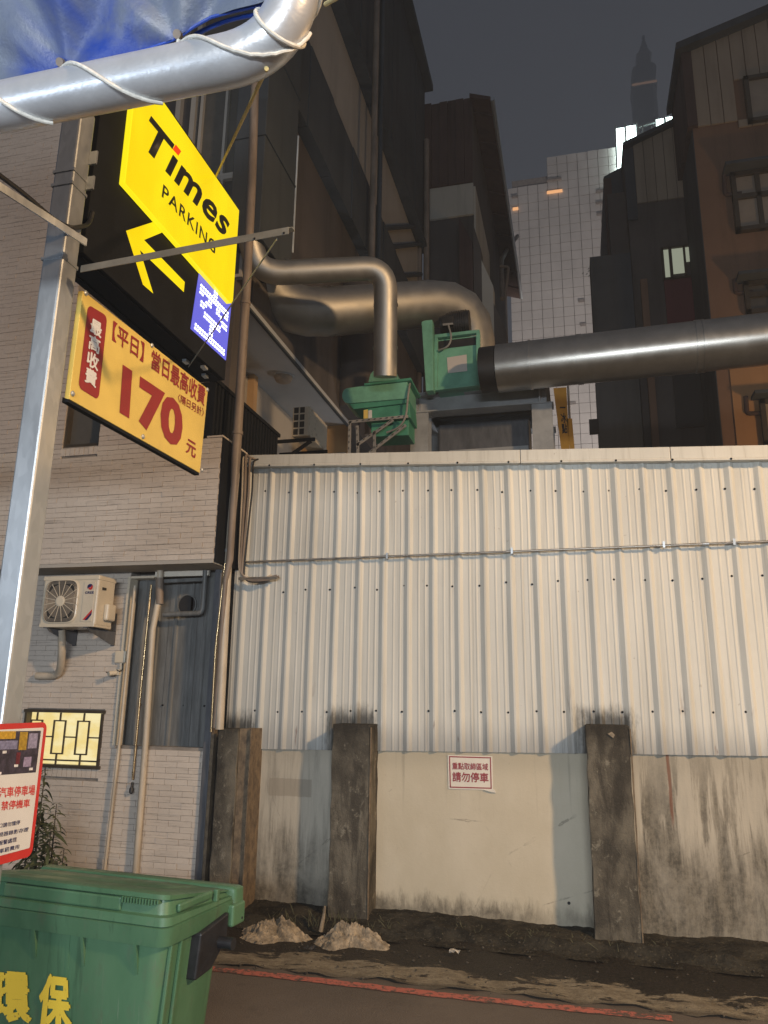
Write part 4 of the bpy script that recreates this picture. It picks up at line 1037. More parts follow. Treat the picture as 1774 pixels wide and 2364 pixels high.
# ------------------------------------------------------------------ wheelie bin
ZR = 0.75
BF = PZ(ZR, 381, 2191)                       # front corner under the collar
ba = rad(-5.5); BXd = Vector((cos(ba), sin(ba), 0)); BYd = Vector((-sin(ba), cos(ba), 0))
def bl(x, y, z): return Vector((BF.x, BF.y, 0))+BXd*x+BYd*y+Vector((0, 0, z))
BWD, BDP = 0.96, 0.455
bn = thing('wheelie_bin', 'big scuffed green four-wheeled bin with yellow painted characters', 'bin', bl(-.48, .22, 0))
def lofted(secs, r=.05, n=4):
    m = MB(); prev = None
    for z, x0, x1, y0, y1 in secs:
        ring = []
        for cx, cy, a0 in ((x1-r, y1-r, 0), (x0+r, y1-r, pi/2), (x0+r, y0+r, pi), (x1-r, y0+r, 1.5*pi)):
            ring += [m.vert(bl(cx+r*cos(a0+pi/2*i/n), cy+r*sin(a0+pi/2*i/n), z)) for i in range(n+1)]
        if prev:
            for i in range(len(ring)): m.f.append([prev[i], prev[(i+1) % len(ring)], ring[(i+1) % len(ring)], ring[i]])
        else: m.f.append(ring[::-1])
        prev = ring
    m.f.append(prev); return m
lofted([(.10, -BWD+.07, -.085, .07, BDP-.06), (.16, -BWD+.055, -.07, .05, BDP-.05), (ZR+.02, -BWD+.02, -.02, .018, BDP-.02)], .055, 5).build('body', M['bin'], bn, smooth=True)
lofted([(ZR, -BWD, 0, 0, BDP), (ZR+.012, -BWD-.003, .003, -.003, BDP+.003), (ZR+.062, -BWD-.012, .012, -.012, BDP+.01), (ZR+.067, -BWD, 0, 0, BDP)], .045, 5).build('collar', M['bin'], bn, smooth=True)
# lid
def lidz(m, z0=ZR+.068, hf=.110, hb=.028):
    out = []
    for p in m.v:
        p = Vector(p); y = max(0, min(1, (p-bl(0, 0, 0)).dot(BYd)/BDP)); k = (hf+(hb-hf)*y)/.110
        out.append((p.x, p.y, z0+(p.z-z0)*k))
    m.v = out; return m
ZL = ZR+.068
lidz(lofted([(ZL, -BWD-.008, .008, -.010, BDP), (ZL+.028, -BWD-.006, .006, -.008, BDP), (ZL+.032, -BWD+.012, -.012, .010, BDP), (ZL+.080, -BWD+.02, -.02, .018, BDP-.01), (ZL+.084, -BWD+.008, -.008, .002, BDP-.005), (ZL+.100, -BWD+.008, -.008, .002, BDP-.005), (ZL+.108, -BWD+.03, -.03, .022, BDP-.02)], .04, 5)).build('lid', M['bin'], bn, smooth=True)
lidz(lofted([(ZL+.1085, -BWD+.10, -.12, .16, BDP-.05), (ZL+.120, -BWD+.115, -.135, .19, BDP-.07)], .03, 4)).build('lid_dome', M['bin'], bn, smooth=True)
lofted([(ZR+.02, -BWD-.01, .02, BDP-.02, BDP+.05), (ZR+.10, -BWD-.01, .02, BDP-.025, BDP+.045), (ZR+.108, -BWD, .01, BDP-.02, BDP+.03)], .012, 3).build('hinge_rail', M['bin'], bn, smooth=True)
def bbox(x0, x1, y0, y1, z0, z1, m=None):
    m = m or MB(); return m.hexa([bl(x0, y0, z0), bl(x1, y0, z0), bl(x1, y1, z0), bl(x0, y1, z0)], [bl(x0, y0, z1), bl(x1, y0, z1), bl(x1, y1, z1), bl(x0, y1, z1)])
bbox(-BWD+.22, -.20, .000, .02, ZL+.032, ZL+.078).build('grip_panel', M['bin'], bn, bevel=.006)
for x0 in (-.195, -BWD+.03):
    for k in range(13):
        m = bbox(x0+k*.0125, x0+k*.0125+.006, -.003, .02, ZL+.062+.010*max(0, (k-9)/4), ZL+.0825); m.build('grip_rib', M['bin'], bn)
bbox(-.012, .004, .07, .29, ZL+.030, ZL+.060).build('side_grip', M['bin'], bn, bevel=.008)
bbox(-.01, .009, .31, .330, ZL+.012, ZL+.056).build('side_fin', M['bin'], bn, bevel=.004)
for x in (-.13, -.36, -.58, -.80):
    MB().prism([bl(x, .02, ZR), bl(x, -.001, ZR), bl(x, .022, ZR-.10)], BXd*.012).build('gusset', M['bin'], bn)
MB().hexa([bl(-.432, .055, .15), bl(-.420, .055, .15), bl(-.420, .06, .15), bl(-.432, .06, .15)], [bl(-.432, .0165, ZR), bl(-.420, .0165, ZR), bl(-.420, .022, ZR), bl(-.432, .022, ZR)]).build('mould_seam', M['bin'], bn)
for y in (.055, .115):
    MB().hexa([bl(-.065, y, .15), bl(-.055, y, .15), bl(-.055, y+.012, .15), bl(-.065, y+.012, .15)], [bl(-.022, y, ZR), bl(-.008, y, ZR), bl(-.008, y+.012, ZR), bl(-.022, y+.012, ZR)]).build('side_rib', M['bin'], bn, bevel=.003)
MB().prism([bl(-.030, .20, ZR+.0), bl(-.030, .39, ZR+.03), bl(-.03, .39, ZR-.06), bl(-.045, .31, ZR-.15), bl(-.045, .20, ZR-.16)], BXd*.05).build('trunnion_plate', M['bin_black'], bn, bevel=.008)
MB().tube([bl(.01, .34, ZR-.065), bl(.075, .34, ZR-.065)], .021, 16).build('trunnion_peg', M['bin_black'], bn, smooth=True)
bbox(-.03, .030, BDP-.05, BDP+.045, ZR-.03, ZR+.05).build('hinge_lug', M['bin'], bn, bevel=.008)
MB().tube([bl(.026, BDP+.02, ZR-.01), bl(.032, BDP+.02, ZR-.01)], .005, 8).build('lug_hole', M['bin_black'], bn)
for x in (-.16, -BWD+.14):
    for y in (.11, BDP-.09):
        MB().tube([bl(x-.018, y, .05), bl(x+.018, y, .05)], .05, 18).build('wheel', M['bin_black'], bn, smooth=True)
        bbox(x-.03, x+.03, y-.02, y+.02, .09, .115).build('castor_fork', M['galv'], bn)
def bface(px, py, lift=.006):
    t = (ZR-.15); n = Vector(BYd)*-1+Vector((0, 0, -.035/.60)); n.normalize()
    p0 = bl(0, .0185, ZR); d = ray(px, py); k = (p0-CAMLOC).dot(n)/d.dot(n); return CAMLOC+d*k+n*lift
nb = -BYd
lettering('環', M['yellow_paint'], bn, [bface(*q) for q in ((-8, 2243), (68, 2249), (74, 2356), (-14, 2350))], nb, bold=.045)
lettering('保', M['yellow_paint'], bn, [bface(*q) for q in ((104, 2249), (163, 2256), (167, 2372), (89, 2362))], nb, bold=.045)

# ------------------------------------------------------------------ shrub behind the bin
sh = thing('young_shrub', 'young dark green shrub with drooping leaves against the tiled wall', 'shrub', PY(5.1, 105, 2080)*1.0)
sh.location.z = 0
def leafmesh(L, wd, droop):
    m = MB(); n = 5; prev = None
    for i in range(n+1):
        t = i/n; wdt = wd*sin(pi*min(1, t*1.02))**.8*(1-.25*t); x = L*t*(1-.18*t); z = -droop*t*t*L
        a = m.vert((x, -wdt, z+.15*wdt)); b = m.vert((x, wdt, z+.15*wdt)); c = m.vert((x, 0, z))
        if prev: m.f += [[prev[0], prev[2], c, a], [prev[2], prev[1], b, c]]
        prev = (a, b, c)
    return m
leaves = [leafmesh(.10, .014, .6).mesh('leaf'), leafmesh(.13, .015, .9).mesh('leaf'), leafmesh(.075, .012, .4).mesh('leaf')]
rl = random.Random(8)
more = MB(); nleaf = 0
for (px, ytop, yy, br) in ((106, 1772, 5.15, .16), (131, 1856, 4.98, .13), (119, 1905, 4.93, .15), (97, 1850, 5.05, .17), (148, 1962, 4.9, .12), (124, 1985, 4.85, .18), (80, 1830, 5.1, .1)):
    top = PY(yy, px, ytop); base = Vector((top.x+rl.uniform(-.02, .02), yy+rl.uniform(-.02, .02), 0))
    MB().tube([base, base.lerp(top, .5)+Vector((rl.uniform(-.01, .01), 0, 0)), top], [.009, .007, .003], 6).build('stem', M['stem'], sh)
    n = int(top.z/.0085)
    for i in range(n):
        t = i/n; z = top.z*(1-t*.93)
        if z < .15: continue
        p = base.lerp(top, z/top.z); a = i*2.4+rl.uniform(-.4, .4); s = (.55+.75*min(1, t*2.4))*rl.uniform(.8, 1.2)
        if nleaf < 298 and z > .42:
            o = inst('leaf', leaves[rl.randrange(3)], M['leaf'], sh, p, 0, (s, s, s)); o.rotation_euler = (rl.uniform(-.4, .4), rl.uniform(-.75, .15), a); nleaf += 1
        else:
            R_ = Matrix.Rotation(a, 3, 'Z') @ Matrix.Rotation(rl.uniform(-.75, .15), 3, 'Y'); lm = leafmesh(.10*s, .014*s, .7); i0 = len(more.v)
            more.v += [tuple(p+R_ @ Vector(v)) for v in lm.v]; more.f += [[k+i0 for k in f] for f in lm.f]
if more.v: kind(more.build('foliage', M['leaf'], sh), 'stuff')

# ------------------------------------------------------------------ rubble heaps and weeds at the wall foot
from mathutils import noise as mn
def heap(name, label, c, rx, ry, h, seed):
    def fn(u, v):
        a = 2*pi*u; r = v; q = Vector((cos(a)*r*2.2+seed, sin(a)*r*2.2, seed*.7)); nz = mn.fractal(q, 1, 2, 5)
        rr = r*(1+.25*mn.noise(Vector((cos(a)*1.6+seed, sin(a)*1.6, 3))))
        return (c.x+cos(a)*rr*rx, c.y+sin(a)*rr*ry, max(-.02, h*(1-r**1.3)*(1+.35*nz)+.035*nz*(1-r)+.02*mn.fractal(q*4, .8, 2, 4)*(1-r*.6)-.02*r))
    o = MB().grid(fn, 96, 36).build(name, M['rubble'], smooth=False); return tag(o, label, 'rubble heap', 'rubble heaps by the wall')
heap('rubble_heap', 'pale crumbled cement heap at the foot of the wall beside the bin', Vector((PZ(.06, 612, 2160).x, 5.40, 0)), .31, .17, .13, 1.3)
heap('rubble_heap', 'brown cement heap against the middle pillar with a broken stick in it', Vector((PZ(.05, 790, 2185).x, 5.40, 0)), .29, .17, .12, 4.1)
sk = thing('broken_stick', 'broken pale stick poking out of the brown cement heap', 'stick', PZ(.10, 745, 2145))
MB().tube([PY(5.5, 741, 2150), PY(5.5, 747, 2120), PY(5.5, 751, 2092)], [.016, .013, .008], 7).build('stick', M['rubble'], sk)
wd = MB(); rw_ = random.Random(4)
for i in range(170):
    cl = rw_.choice([-1.95, -1.75, -1.62, -.9, -.4, -1.4, .1, -2.1, .35, -.15]); x = cl+rw_.gauss(0, .10); y = 5.72+rw_.uniform(-.12, .1)-(.1 if x < -1.5 else 0); hh = rw_.uniform(.02, .08)*(1.4 if x < -1.6 else .8)
    dx, dy = rw_.gauss(0, .03), rw_.gauss(0, .025); z0 = .05
    wd.face([(x-.0025, y, z0), (x+.0025, y, z0), (x+dx*.6+.002, y+dy*.6, z0+hh*.7), (x+dx, y+dy, z0+hh)])
kind(wd.build('weeds', M['weed']), 'stuff')
kind_ = None
pe = MB(); 
for i in range(240):
    x = rw_.uniform(-2.4, 1.8); y = rw_.choice([4.9, 5.15, 5.45, 5.6])+rw_.uniform(-.15, .15); r = rw_.uniform(.003, .010); z = .012+.11*max(0, (y-5.42))+.02*max(0, y-5.0)
    pe.lathe((x, y, z), [(r*.6, -r*.5), (r, 0), (r*.5, r*.6)], 5)
kind(pe.build('pebbles', plain('grey grit', (.085, .075, .06), .95, 0, .7, 40)), 'stuff')

# ------------------------------------------------------------------ dark side building behind the shed
XF = -3.3
kF = XF/-2.95
def zF(z): return 1.6+(z-1.6)*kF
db = thing('dark_side_building', 'dark tall building with sloping bands of cladding and a grey soffit', 'building', (XF, 10, 0))
Y0, Y1 = 6.95, 14.4*kF
ZS, Z3, Z2, Z1, ZRF = zF(5.28), zF(8.1), zF(9.25), zF(11.05), zF(15.35)
def slab(x0, x1, y0, y1, z0, z1, nm, mt, **k): return MB().box((x0, y0, z0), (x1, y1, z1)).build(nm, M[mt], db, **k)
slab(XF-3, XF, Y0, Y1, ZS+.06, Z3, 'lower_wall', 'brown_wall')
slab(XF-3, XF, Y0, Y1, Z3, ZRF-.1, 'wall', 'tan_wall')
def clad(z0, z1, pr, step, nm):
    y = Y0
    i = 0
    while y < Y1-.01:
        y1 = min(y+step, Y1); MB().box((XF+.001, y, z0), (XF+pr+(i % 2)*.012, y1-.012, z1)).build(nm, M['dark_clad'], db); y = y1; i += 1
clad(Z2-(Z2-Z3), Z2, .16, 1.0, 'band_panel'); clad(Z1, ZRF-.12, .10, 1.15, 'upper_panel')
slab(XF-3, XF+.30, Y0-.1, Y1+.15, ZRF-.1, ZRF+.08, 'roof_edge', 'dark_clad')
slab(XF, XF+.22, Y0, Y1, Z1-.08, Z1, 'ledge', 'dark_clad')
slab(XF-1.2, XF, Y0-.05, 10.75, ZS, ZS+.06, 'soffit', 'soffit')
slab(XF-.03, XF+.004, Y0-.05, 10.75, ZS-.03, ZS-.001, 'soffit_trim', 'dark_clad')
slab(XF-1.3, XF-.75, Y0, 10.7, 2.5, ZS-.002, 'under_wall', 'tan_wall')
slab(XF-.75, XF, 10.62, 10.75, 2.5, ZS-.002, 'end_wall', 'lamplit_wall')
slab(XF-.74, XF-.02, 10.56, 10.615, ZS-.52, ZS-.47, 'end_wall_rail', 'tan_wall')
slab(XF-.74, XF-.02, 10.58, 10.615, 2.6, ZS-.60, 'end_wall_panel', 'soffit')
for y in (7.5, 8.55): slab(XF-.75, XF-.66, y, y+.12, 2.6, ZS-.003, 'wall_pier', 'lamplit_wall')
p = PX(XF+.11, 797, 322); slab(XF+.0, XF+.07, p.y-.1, p.y+.1, p.z-.18, p.z+.18, 'wall_box', 'void')
# wall-mounted tubes on the tan strips
for px, r, mt in ((858, .055, 'brown_pipe'), (873, .045, 'dark_clad')):
    a, b = PX(XF+.26, px-1, 640), PX(XF+.26, px+4, 420)
    MB().tube([(XF+.26, b.y, 5.6), (XF+.26, b.y, ZRF-.3)], r, 10).build('riser_tube', M[mt], db, smooth=True)
MB().lathe((XF+.22, 10.4, 0), [(.34, ZS+.1), (.34, zF(7.3))], 24).build('brown_riser', M['brown_wall'], db, smooth=True)
for y0_, y1_, ya in ((527, 521, 890), (572, 563, 894), (640, 633, 925)):
    MB().tube([PX(XF+.08, 885, y0_), PX(XF+.08, 972, y1_)], .05, 8).build('cross_tube', M['dark_clad'], db, smooth=True)
dl = thing('soffit_lamp', 'round unlit dome lamp on the grey soffit', 'lamp', PZ(ZS, 655, 868)); c = PZ(ZS, 655, 868)
MB().lathe(c, [(.12, -.002), (.12, -.03), (.10, -.075), (.05, -.10), (.01, -.105)], 20).build('dome', M['blind'], dl, smooth=True)
MB().lathe(c, [(.14, 0), (.14, -.015)], 20).build('base', M['soffit'], dl)

# second AC under the soffit
ya2 = 8.5; q0, q1 = PY(ya2, 677, 940), PY(ya2, 713, 1005)
a2 = thing('air_conditioner', 'old air conditioner seen end-on under the grey soffit', 'air conditioner', (q0.x, ya2, q1.z))
MB().box((q0.x, ya2, q1.z), (q1.x, ya2+.72, q0.z)).build('casing', M['ac'], a2, bevel=.012)
m = MB(); wq = (q1.x-q0.x)*.72; hq = q0.z-q1.z
for i in range(2):
    for j in range(4):
        x0 = q0.x+.018+i*wq/2; z0 = q1.z+.02+j*hq/4.1; m.box((x0, ya2-.002, z0), (x0+wq/2-.02, ya2+.02, z0+hq/4.1-.02))
m.build('coil_grille', M['ac_dark'], a2)
for y in (ya2+.1, ya2+.6):
    MB().bar((q1.x+.05, y, q1.z-.02), (q0.x-.4, y, q1.z-.02), .03, .04).bar((q1.x, y, q1.z-.04), (q0.x-.35, y, q1.z-.4), .03, .04).build('wall_bracket', M['black'], a2)

# rectangular riser duct on the near corner
rd = thing('riser_duct', 'broad dark rectangular duct rising up the dark facade', 'duct', (-3.1, 6.7, 6))
yd0, yd1 = 6.29, 7.17
z = 6.15; 
while z < 17:
    MB().box((XF+.001, yd0, z), (-2.95, yd1, z+1.19)).build('duct_section', M['dark_clad'], rd, bevel=.008)
    MB().box((XF+.002, yd0-.012, z+1.191), (-2.938, yd1+.012, z+1.213)).build('flange', M['dark_clad'], rd); z += 1.215
MB().box((-2.948, yd1-.006, 6.5), (-2.935, yd1+.012, 8.05)).build('glint_strip', M['painted_glint'], rd)  # added white strip standing in for a reflection along the duct edge

# ------------------------------------------------------------------ extract ducts and fans over the shed roof
def bands(pts, r, idx, mt, t):
    for a, b in idx:
        MB().tube([a, b], r, 24).build('seam_band', M[mt], t, smooth=True)
d1 = thing('bent_round_duct', 'slimmer round duct bending down into the low green fan', 'duct', PD(8.3, 890, 800))
P1 = [PD(7.9, 575, 545), PD(7.95, 590, 600), PD(8.05, 650, 627), PD(8.2, 835, 622), PD(8.25, 890, 625), PD(8.25, 891, 700), PD(8.25, 890, 870)]
MB().tube(roundpath([P1[0], PD(7.98, 600, 632), PD(8.2, 891, 618), P1[-1]], .26, 8), .128, 22).build('tube', M['duct_dull'], d1, smooth=True)
for a, b in ((PD(8.25, 891, 702), PD(8.25, 891, 707)), (PD(8.06, 660, 627), PD(8.07, 668, 627)), (PD(8.25, 890, 800), PD(8.25, 890, 806))): bands(0, .134, [(a, b)], 'duct', d1)
d2 = thing('thick_bent_duct', 'thick round duct behind with a segmented elbow down to the boxed green fan', 'duct', PD(9, 1000, 700))
MB().tube(roundpath([PD(8.9, 585, 590), PD(9.2, 650, 728), PD(10.2, 1085, 694), PD(10.4, 1098, 880)], .6, 4), .30, 24).build('tube', M['duct_dull'], d2, smooth=True)
for x in (755, 765, 975, 985): a = PD(9.2+1.0*(x-650)/435, x, 728-34*(x-650)/435); b = PD(9.2+1.0*(x+5-650)/435, x+5, 728-34*(x+5-650)/435); bands(0, .308, [(a, b)], 'duct', d2)
d3 = thing('long_round_duct', 'long thick round duct crossing above the shed towards the brown buildings', 'duct', PZ(5.45, 1400, 830))
ZD = 5.45; a, b = PZ(ZD, 1150, 851), PZ(ZD, 1767, 783); dr = (b-a); rD = .285
e = a+dr*1.7
MB().tube([a, e], rD, 32).build('tube', M['duct'], d3, smooth=True)
for px, wdt in ((1232, .012), (1352, .03), (1622, .03), (1633, .012)):
    t = (px-1150)/(1767-1150); c = a+dr*t*1.0; u = dr.normalized(); MB().tube([c-u*wdt, c+u*wdt], rD+.008, 32).build('seam_band', M['duct'], d3, smooth=True)
MB().tube([a-dr.normalized()*.20, a-dr.normalized()*.01], rD-.01, 24).build('flexible_collar', M['cable'], d3, smooth=True)

def c6(Y, cx, cy): return PY(Y, 650+.3916*cx, 650+.3916*cy)
YF1 = 8.1
f1 = thing('low_green_fan', 'flat green blower with rounded end on a slotted angle stand', 'fan', c6(YF1, 560, 800))
def slab6(par_, nm, mt, pts, Y, dep, bevel=.006):
    return MB().prism([c6(Y, *q) for q in pts], (0, dep, 0)).build(nm, M[mt], par_, bevel=bevel)
rl_ = [(395+40*cos(a)*.95, 672+46*sin(a)) for a in [pi/2+pi*i/10 for i in range(11)]]
slab6(f1, 'volute', 'fan', rl_+[(742, 578), (745, 688)], YF1, .5)
slab6(f1, 'inlet_cone', 'fan', [(512, 592), (524, 545), (552, 515), (600, 502), (650, 512), (680, 540), (688, 580)], YF1+.06, .38)
slab6(f1, 'top_plate', 'fan_shaded', [(488, 612), (488, 600), (764, 566), (764, 582)], YF1-.03, .56, .003)
slab6(f1, 'flange', 'fan_shaded', [(425, 752), (400, 722), (748, 692), (748, 715)], YF1+.02, .45, .003)
slab6(f1, 'drive_box', 'fan_shaded', [(490, 752), (755, 718), (760, 800), (490, 822)], YF1+.05, .4)
slab6(f1, 'discharge', 'fan_shaded', [(530, 823), (750, 802), (750, 905), (530, 915)], YF1+.12, .35)
slab6(f1, 'yellow_label', 'price', [(485, 757), (510, 754), (510, 806), (485, 808)], YF1+.044, .004, 0)
slab6(f1, 'white_label', 'white', [(513, 760), (534, 757), (534, 803), (513, 806)], YF1+.044, .004, 0)
MB().tube(roundpath([c6(YF1-.02, 758, 600), c6(YF1-.04, 745, 680), c6(YF1-.04, 738, 790), c6(YF1-.02, 700, 860), c6(YF1, 620, 890)], .1), .012, 6).build('power_cable', M['perf'], f1)
st = thing('slotted_angle_stand', 'light slotted angle stand carrying the low green fan', 'stand', c6(YF1, 570, 1000))
for a_, b_ in (((398, 828), (748, 795)), ((404, 825), (400, 1040)), ((448, 850), (452, 1040)), ((445, 965), (660, 815)), ((520, 1010), (735, 845)), ((548, 880), (550, 1040))):
    pa_, pb_2 = c6(YF1-.02, *a_), c6(YF1-.02, *b_); MB().bar(pa_, pb_2, .035, .012, (0, 1, 0)).build('angle', M['perf'], st)
    n = int((pb_2-pa_).length/.07); hh = MB()
    for i in range(n):
        c = pa_.lerp(pb_2, (i+.5)/n); u = (pb_2-pa_).normalized()*.014; hh.bar(c-u+Vector((0, -.022, 0)), c+u+Vector((0, -.022, 0)), .008, .002, (0, 1, 0))
    if n > 1: kind(hh.build('slots', M['void'], st), 'stuff')
YF2 = 8.75
f2_ = thing('boxed_green_fan', 'boxy green fan with grey label and dark motor on the steel frame', 'fan', c6(YF2, 1035, 640))
slab6(f2_, 'housing', 'fan', [(920, 345), (1155, 318), (1158, 608), (915, 636)], YF2+.06, .5)
for q in ([(903, 312), (1168, 282), (1168, 300), (903, 332)], [(903, 332), (922, 330), (918, 640), (900, 642)], [(1148, 302), (1170, 300), (1172, 610), (1150, 612)], [(918, 622), (1150, 596), (1150, 612), (918, 640)]): slab6(f2_, 'frame_bar', 'fan', q, YF2, .07, .003)
slab6(f2_, 'painted_shade', 'motor', [(925, 352), (1146, 326), (1146, 372), (925, 398)], YF2+.05, .005, 0)  # thin dark strip painting the shade below the top bar
slab6(f2_, 'grey_label', 'panel_white', [(976, 448), (1092, 430), (1096, 527), (982, 540)], YF2+.052, .004, 0)
slab6(f2_, 'belt_guard', 'fan', [(826, 238), (846, 228), (890, 224), (893, 420), (896, 640), (852, 645)], YF2-.12, .14)
MB().tube([c6(YF2+.2, 945, 258), c6(YF2+.2, 1112, 240)], .155, 18).build('motor', M['motor'], f2_, smooth=True)
fin = [MB().tube([c6(YF2+.2, 985+i*13, 253-i*1.4), c6(YF2+.2, 989+i*13, 252.6-i*1.4)], .168, 16).build('motor_fin', M['motor'], f2_) for i in range(9)]
slab6(f2_, 'terminal_box', 'motor', [(945, 205), (1012, 200), (1012, 250), (948, 258)], YF2-.0, .1)
slab6(f2_, 'terminal_cover', 'perf', [(950, 248), (1010, 242), (1015, 252), (952, 260)], YF2-.012, .01, 0)
MB().tube(roundpath([c6(YF2-.02, 985, 258), c6(YF2-.05, 1005, 330), c6(YF2-.05, 985, 385), c6(YF2-.02, 925, 405)], .08), .012, 6).build('power_cable', M['perf'], f2_)
# steel portal frame
YB = 9.0
sf = thing('steel_portal_frame', 'grey steel beam portal carrying the boxed green fan', 'frame', (-1, YB, 3.5))
def ibeam(a, b, w_, h_, up, nm):
    m = MB(); a = Vector(a); b = Vector(b); up = Vector(up); m.bar(a, b, .016, h_, up) ; d = (b-a).normalized()
    m.bar(a+up*(h_/2), b+up*(h_/2), w_, .018, up).bar(a-up*(h_/2), b-up*(h_/2), w_, .018, up)
    return m.build(nm, M['beam'], sf)
bt, bb_ = c6(YB, 800, 668), c6(YB, 870, 768); bt2, bb2 = c6(YB, 1535, 575), c6(YB, 1470, 710)
hB = bt.z-bb_.z-.02; zc = (bt.z+bb_.z)/2
xl_, xr_ = c6(YB, 795, 700).x, c6(YB, 1560, 640).x
ibeam((xl_, YB+.1, zc), (xr_, YB+.1, zc), .22, hB, (0, 0, 1), 'cross_beam')
ibeam((xl_, YB+1.0, zc), (xr_, YB+1.0, zc), .22, hB, (0, 0, 1), 'cross_beam')
for x0, x1 in ((762, 868), (1480, 1600)):
    l_, r_ = c6(YB, x0, 870).x, c6(YB, x1, 850).x; xm_ = (l_+r_)/2
    for yy in (YB+.1, YB+1.0):
        m = MB(); m.box((l_, yy-.11, 3.3), (r_, yy-.095, zc-hB/2-.02)).box((l_, yy+.095, 3.3), (r_, yy+.11, zc-hB/2-.02)).box((xm_-.01, yy-.095, 3.3), (xm_+.01, yy+.095, zc-hB/2-.02)); m.box((l_-.02, yy-.13, zc-hB/2-.02), (r_+.02, yy+.13, zc-hB/2-.009))
        m.build('column', M['beam'], sf)
    ibeam((xm_, YB-.02+.1, zc), (xm_, YB+1.0, zc), .2, hB, (0, 0, 1), 'side_beam')
MB().box((xl_, YB-.02, zc+hB/2+.012), (xr_, YB+1.15, zc+hB/2+.03)).build('deck_plate', M['beam'], sf)
for px in (800, 1520):
    x = c6(YB, px, 640).x; MB().box((x-.008, YB-.01, zc-hB/2+.01), (x+.008, YB+.09, zc+hB/2-.01)).build('stiffener', M['beam'], sf)
tk = thing('dark_roof_tank', 'dark blue grey tank sitting inside the steel portal', 'tank', (-1, YB+.6, 3.4))
x0, x1 = c6(YB, 872, 850).x+.05, c6(YB, 1478, 850).x-.05
MB().box((x0, YB+.35, 3.3), (x1, YB+.85, zc-hB/2-.06)).build('body', M['bluegrey'], tk, bevel=.03)
MB().box((x0+.15, YB+.33, 3.3), (x1-.02, YB+.345, c6(YB, 1000, 945).z)).build('panel', M['beam'], tk)

# ------------------------------------------------------------------ rusty sheet-clad penthouse beyond
YU = 16.4
ru = thing('rusty_clad_building', 'rusty sheet clad roof building with a jutting eave', 'building', (-2.5, YU, 0))
def pu(x, y): return PY(YU, x, y)
xl2, xr2 = pu(978, 350).x, pu(1092, 420).x
i = 0; x = xl2; zt2_, zb2_ = pu(1050, 230).z, pu(1040, 424).z
while x < xr2-.02:
    MB().box((x, YU+(i % 2)*.03, zb2_), (min(x+.21, xr2)-.008, YU+.12, zt2_+.02*(i % 3 == 0))).build('rusty_sheet', M['rust_clad'], ru); x += .21; i += 1
MB().box((xl2, YU+.13, 3), (xr2, YU+10, zt2_-.1)).build('core', M['brown_wall'], ru)
MB().box((xl2+.15, YU+.06, pu(1040, 497).z), (xr2, YU+.125, zb2_-.02)).build('pale_panel', M['pale_clad'], ru)
MB().box((xr2+.002, YU+.1, pu(1100, 520).z-.3), (xr2+.05, YU+3.2, zb2_-.1)).build('pale_side_panel', M['pale_clad'], ru)
ex = pu(1133, 224); ye = PX(ex.x, 1197, 535).y
MB().hexa([(xr2-.05, YU-.02, zt2_-.02), (ex.x, YU-.02, ex.z-.10), (ex.x, ye, ex.z-.10), (xr2-.05, ye, zt2_-.02)], [(xr2-.05, YU-.02, zt2_+.10), (ex.x, YU-.02, ex.z), (ex.x, ye, ex.z), (xr2-.05, ye, zt2_+.1)]).build('eave', M['rust_clad'], ru)
MB().tube([(ex.x+.04, YU, ex.z-.06), (ex.x+.04, ye, ex.z-.06)], .06, 10).build('gutter', M['galv'], ru, smooth=True)
y = YU+.5
while y < ye-.2:
    MB().bar((xr2, y, zt2_-.06), (ex.x, y, ex.z-.13), .05, .05).build('rafter', M['rust_clad'], ru); y += 1.1
for px, r in ((952, .10), (968, .08), (985, .07), (935, .06)):
    c = PY(15.9, px, 500); MB().tube([(c.x, 15.9, 4), (c.x, 15.9, PY(15.9, px, 260+rnd.random()*90).z)], r, 10).build('riser_pipe', M['brown_pipe'], ru, smooth=True)
MB().tube(roundpath([PY(YU+8.5, 1195, 545), PY(YU+7, 1172, 575), PY(YU+5, 1158, 600), PY(YU+4, 1160, 690)], .3), .07, 8).build('gutter_pipe', M['brown_pipe'], ru, smooth=True)
MB().tube(roundpath([PY(YU+4, 1155, 614), PY(YU+4, 1175, 616), PY(YU+4, 1166, 690)], .1), .04, 8).build('vent_pipe', M['brown_pipe'], ru, smooth=True)
lw = thing('lean_to_wall', 'pale and brown patched side wall dropping behind the thick duct elbow', 'wall', (xr2+.3, YU, 0))
for (xa_, xb_, ya_, mt) in ((1060, 1092, 500, 'rust_clad'), (1092, 1112, 515, 'brown_wall'), (1112, 1140, 600, 'pale_clad'), (1140, 1170, 700, 'brown_wall')):
    p0_, p1_ = PY(YU-.3, xa_, ya_), PY(YU-.3, xb_, ya_+60)
    MB().hexa([(p0_.x, YU-.3, 3), (p1_.x-.01, YU-.3, 3), (p1_.x-.01, YU+.05, 3), (p0_.x, YU+.05, 3)], [(p0_.x, YU-.3, p0_.z), (p1_.x-.01, YU-.3, p1_.z), (p1_.x-.01, YU+.05, p1_.z), (p0_.x, YU+.05, p0_.z)]).build('cladding_panel', M[mt], lw)

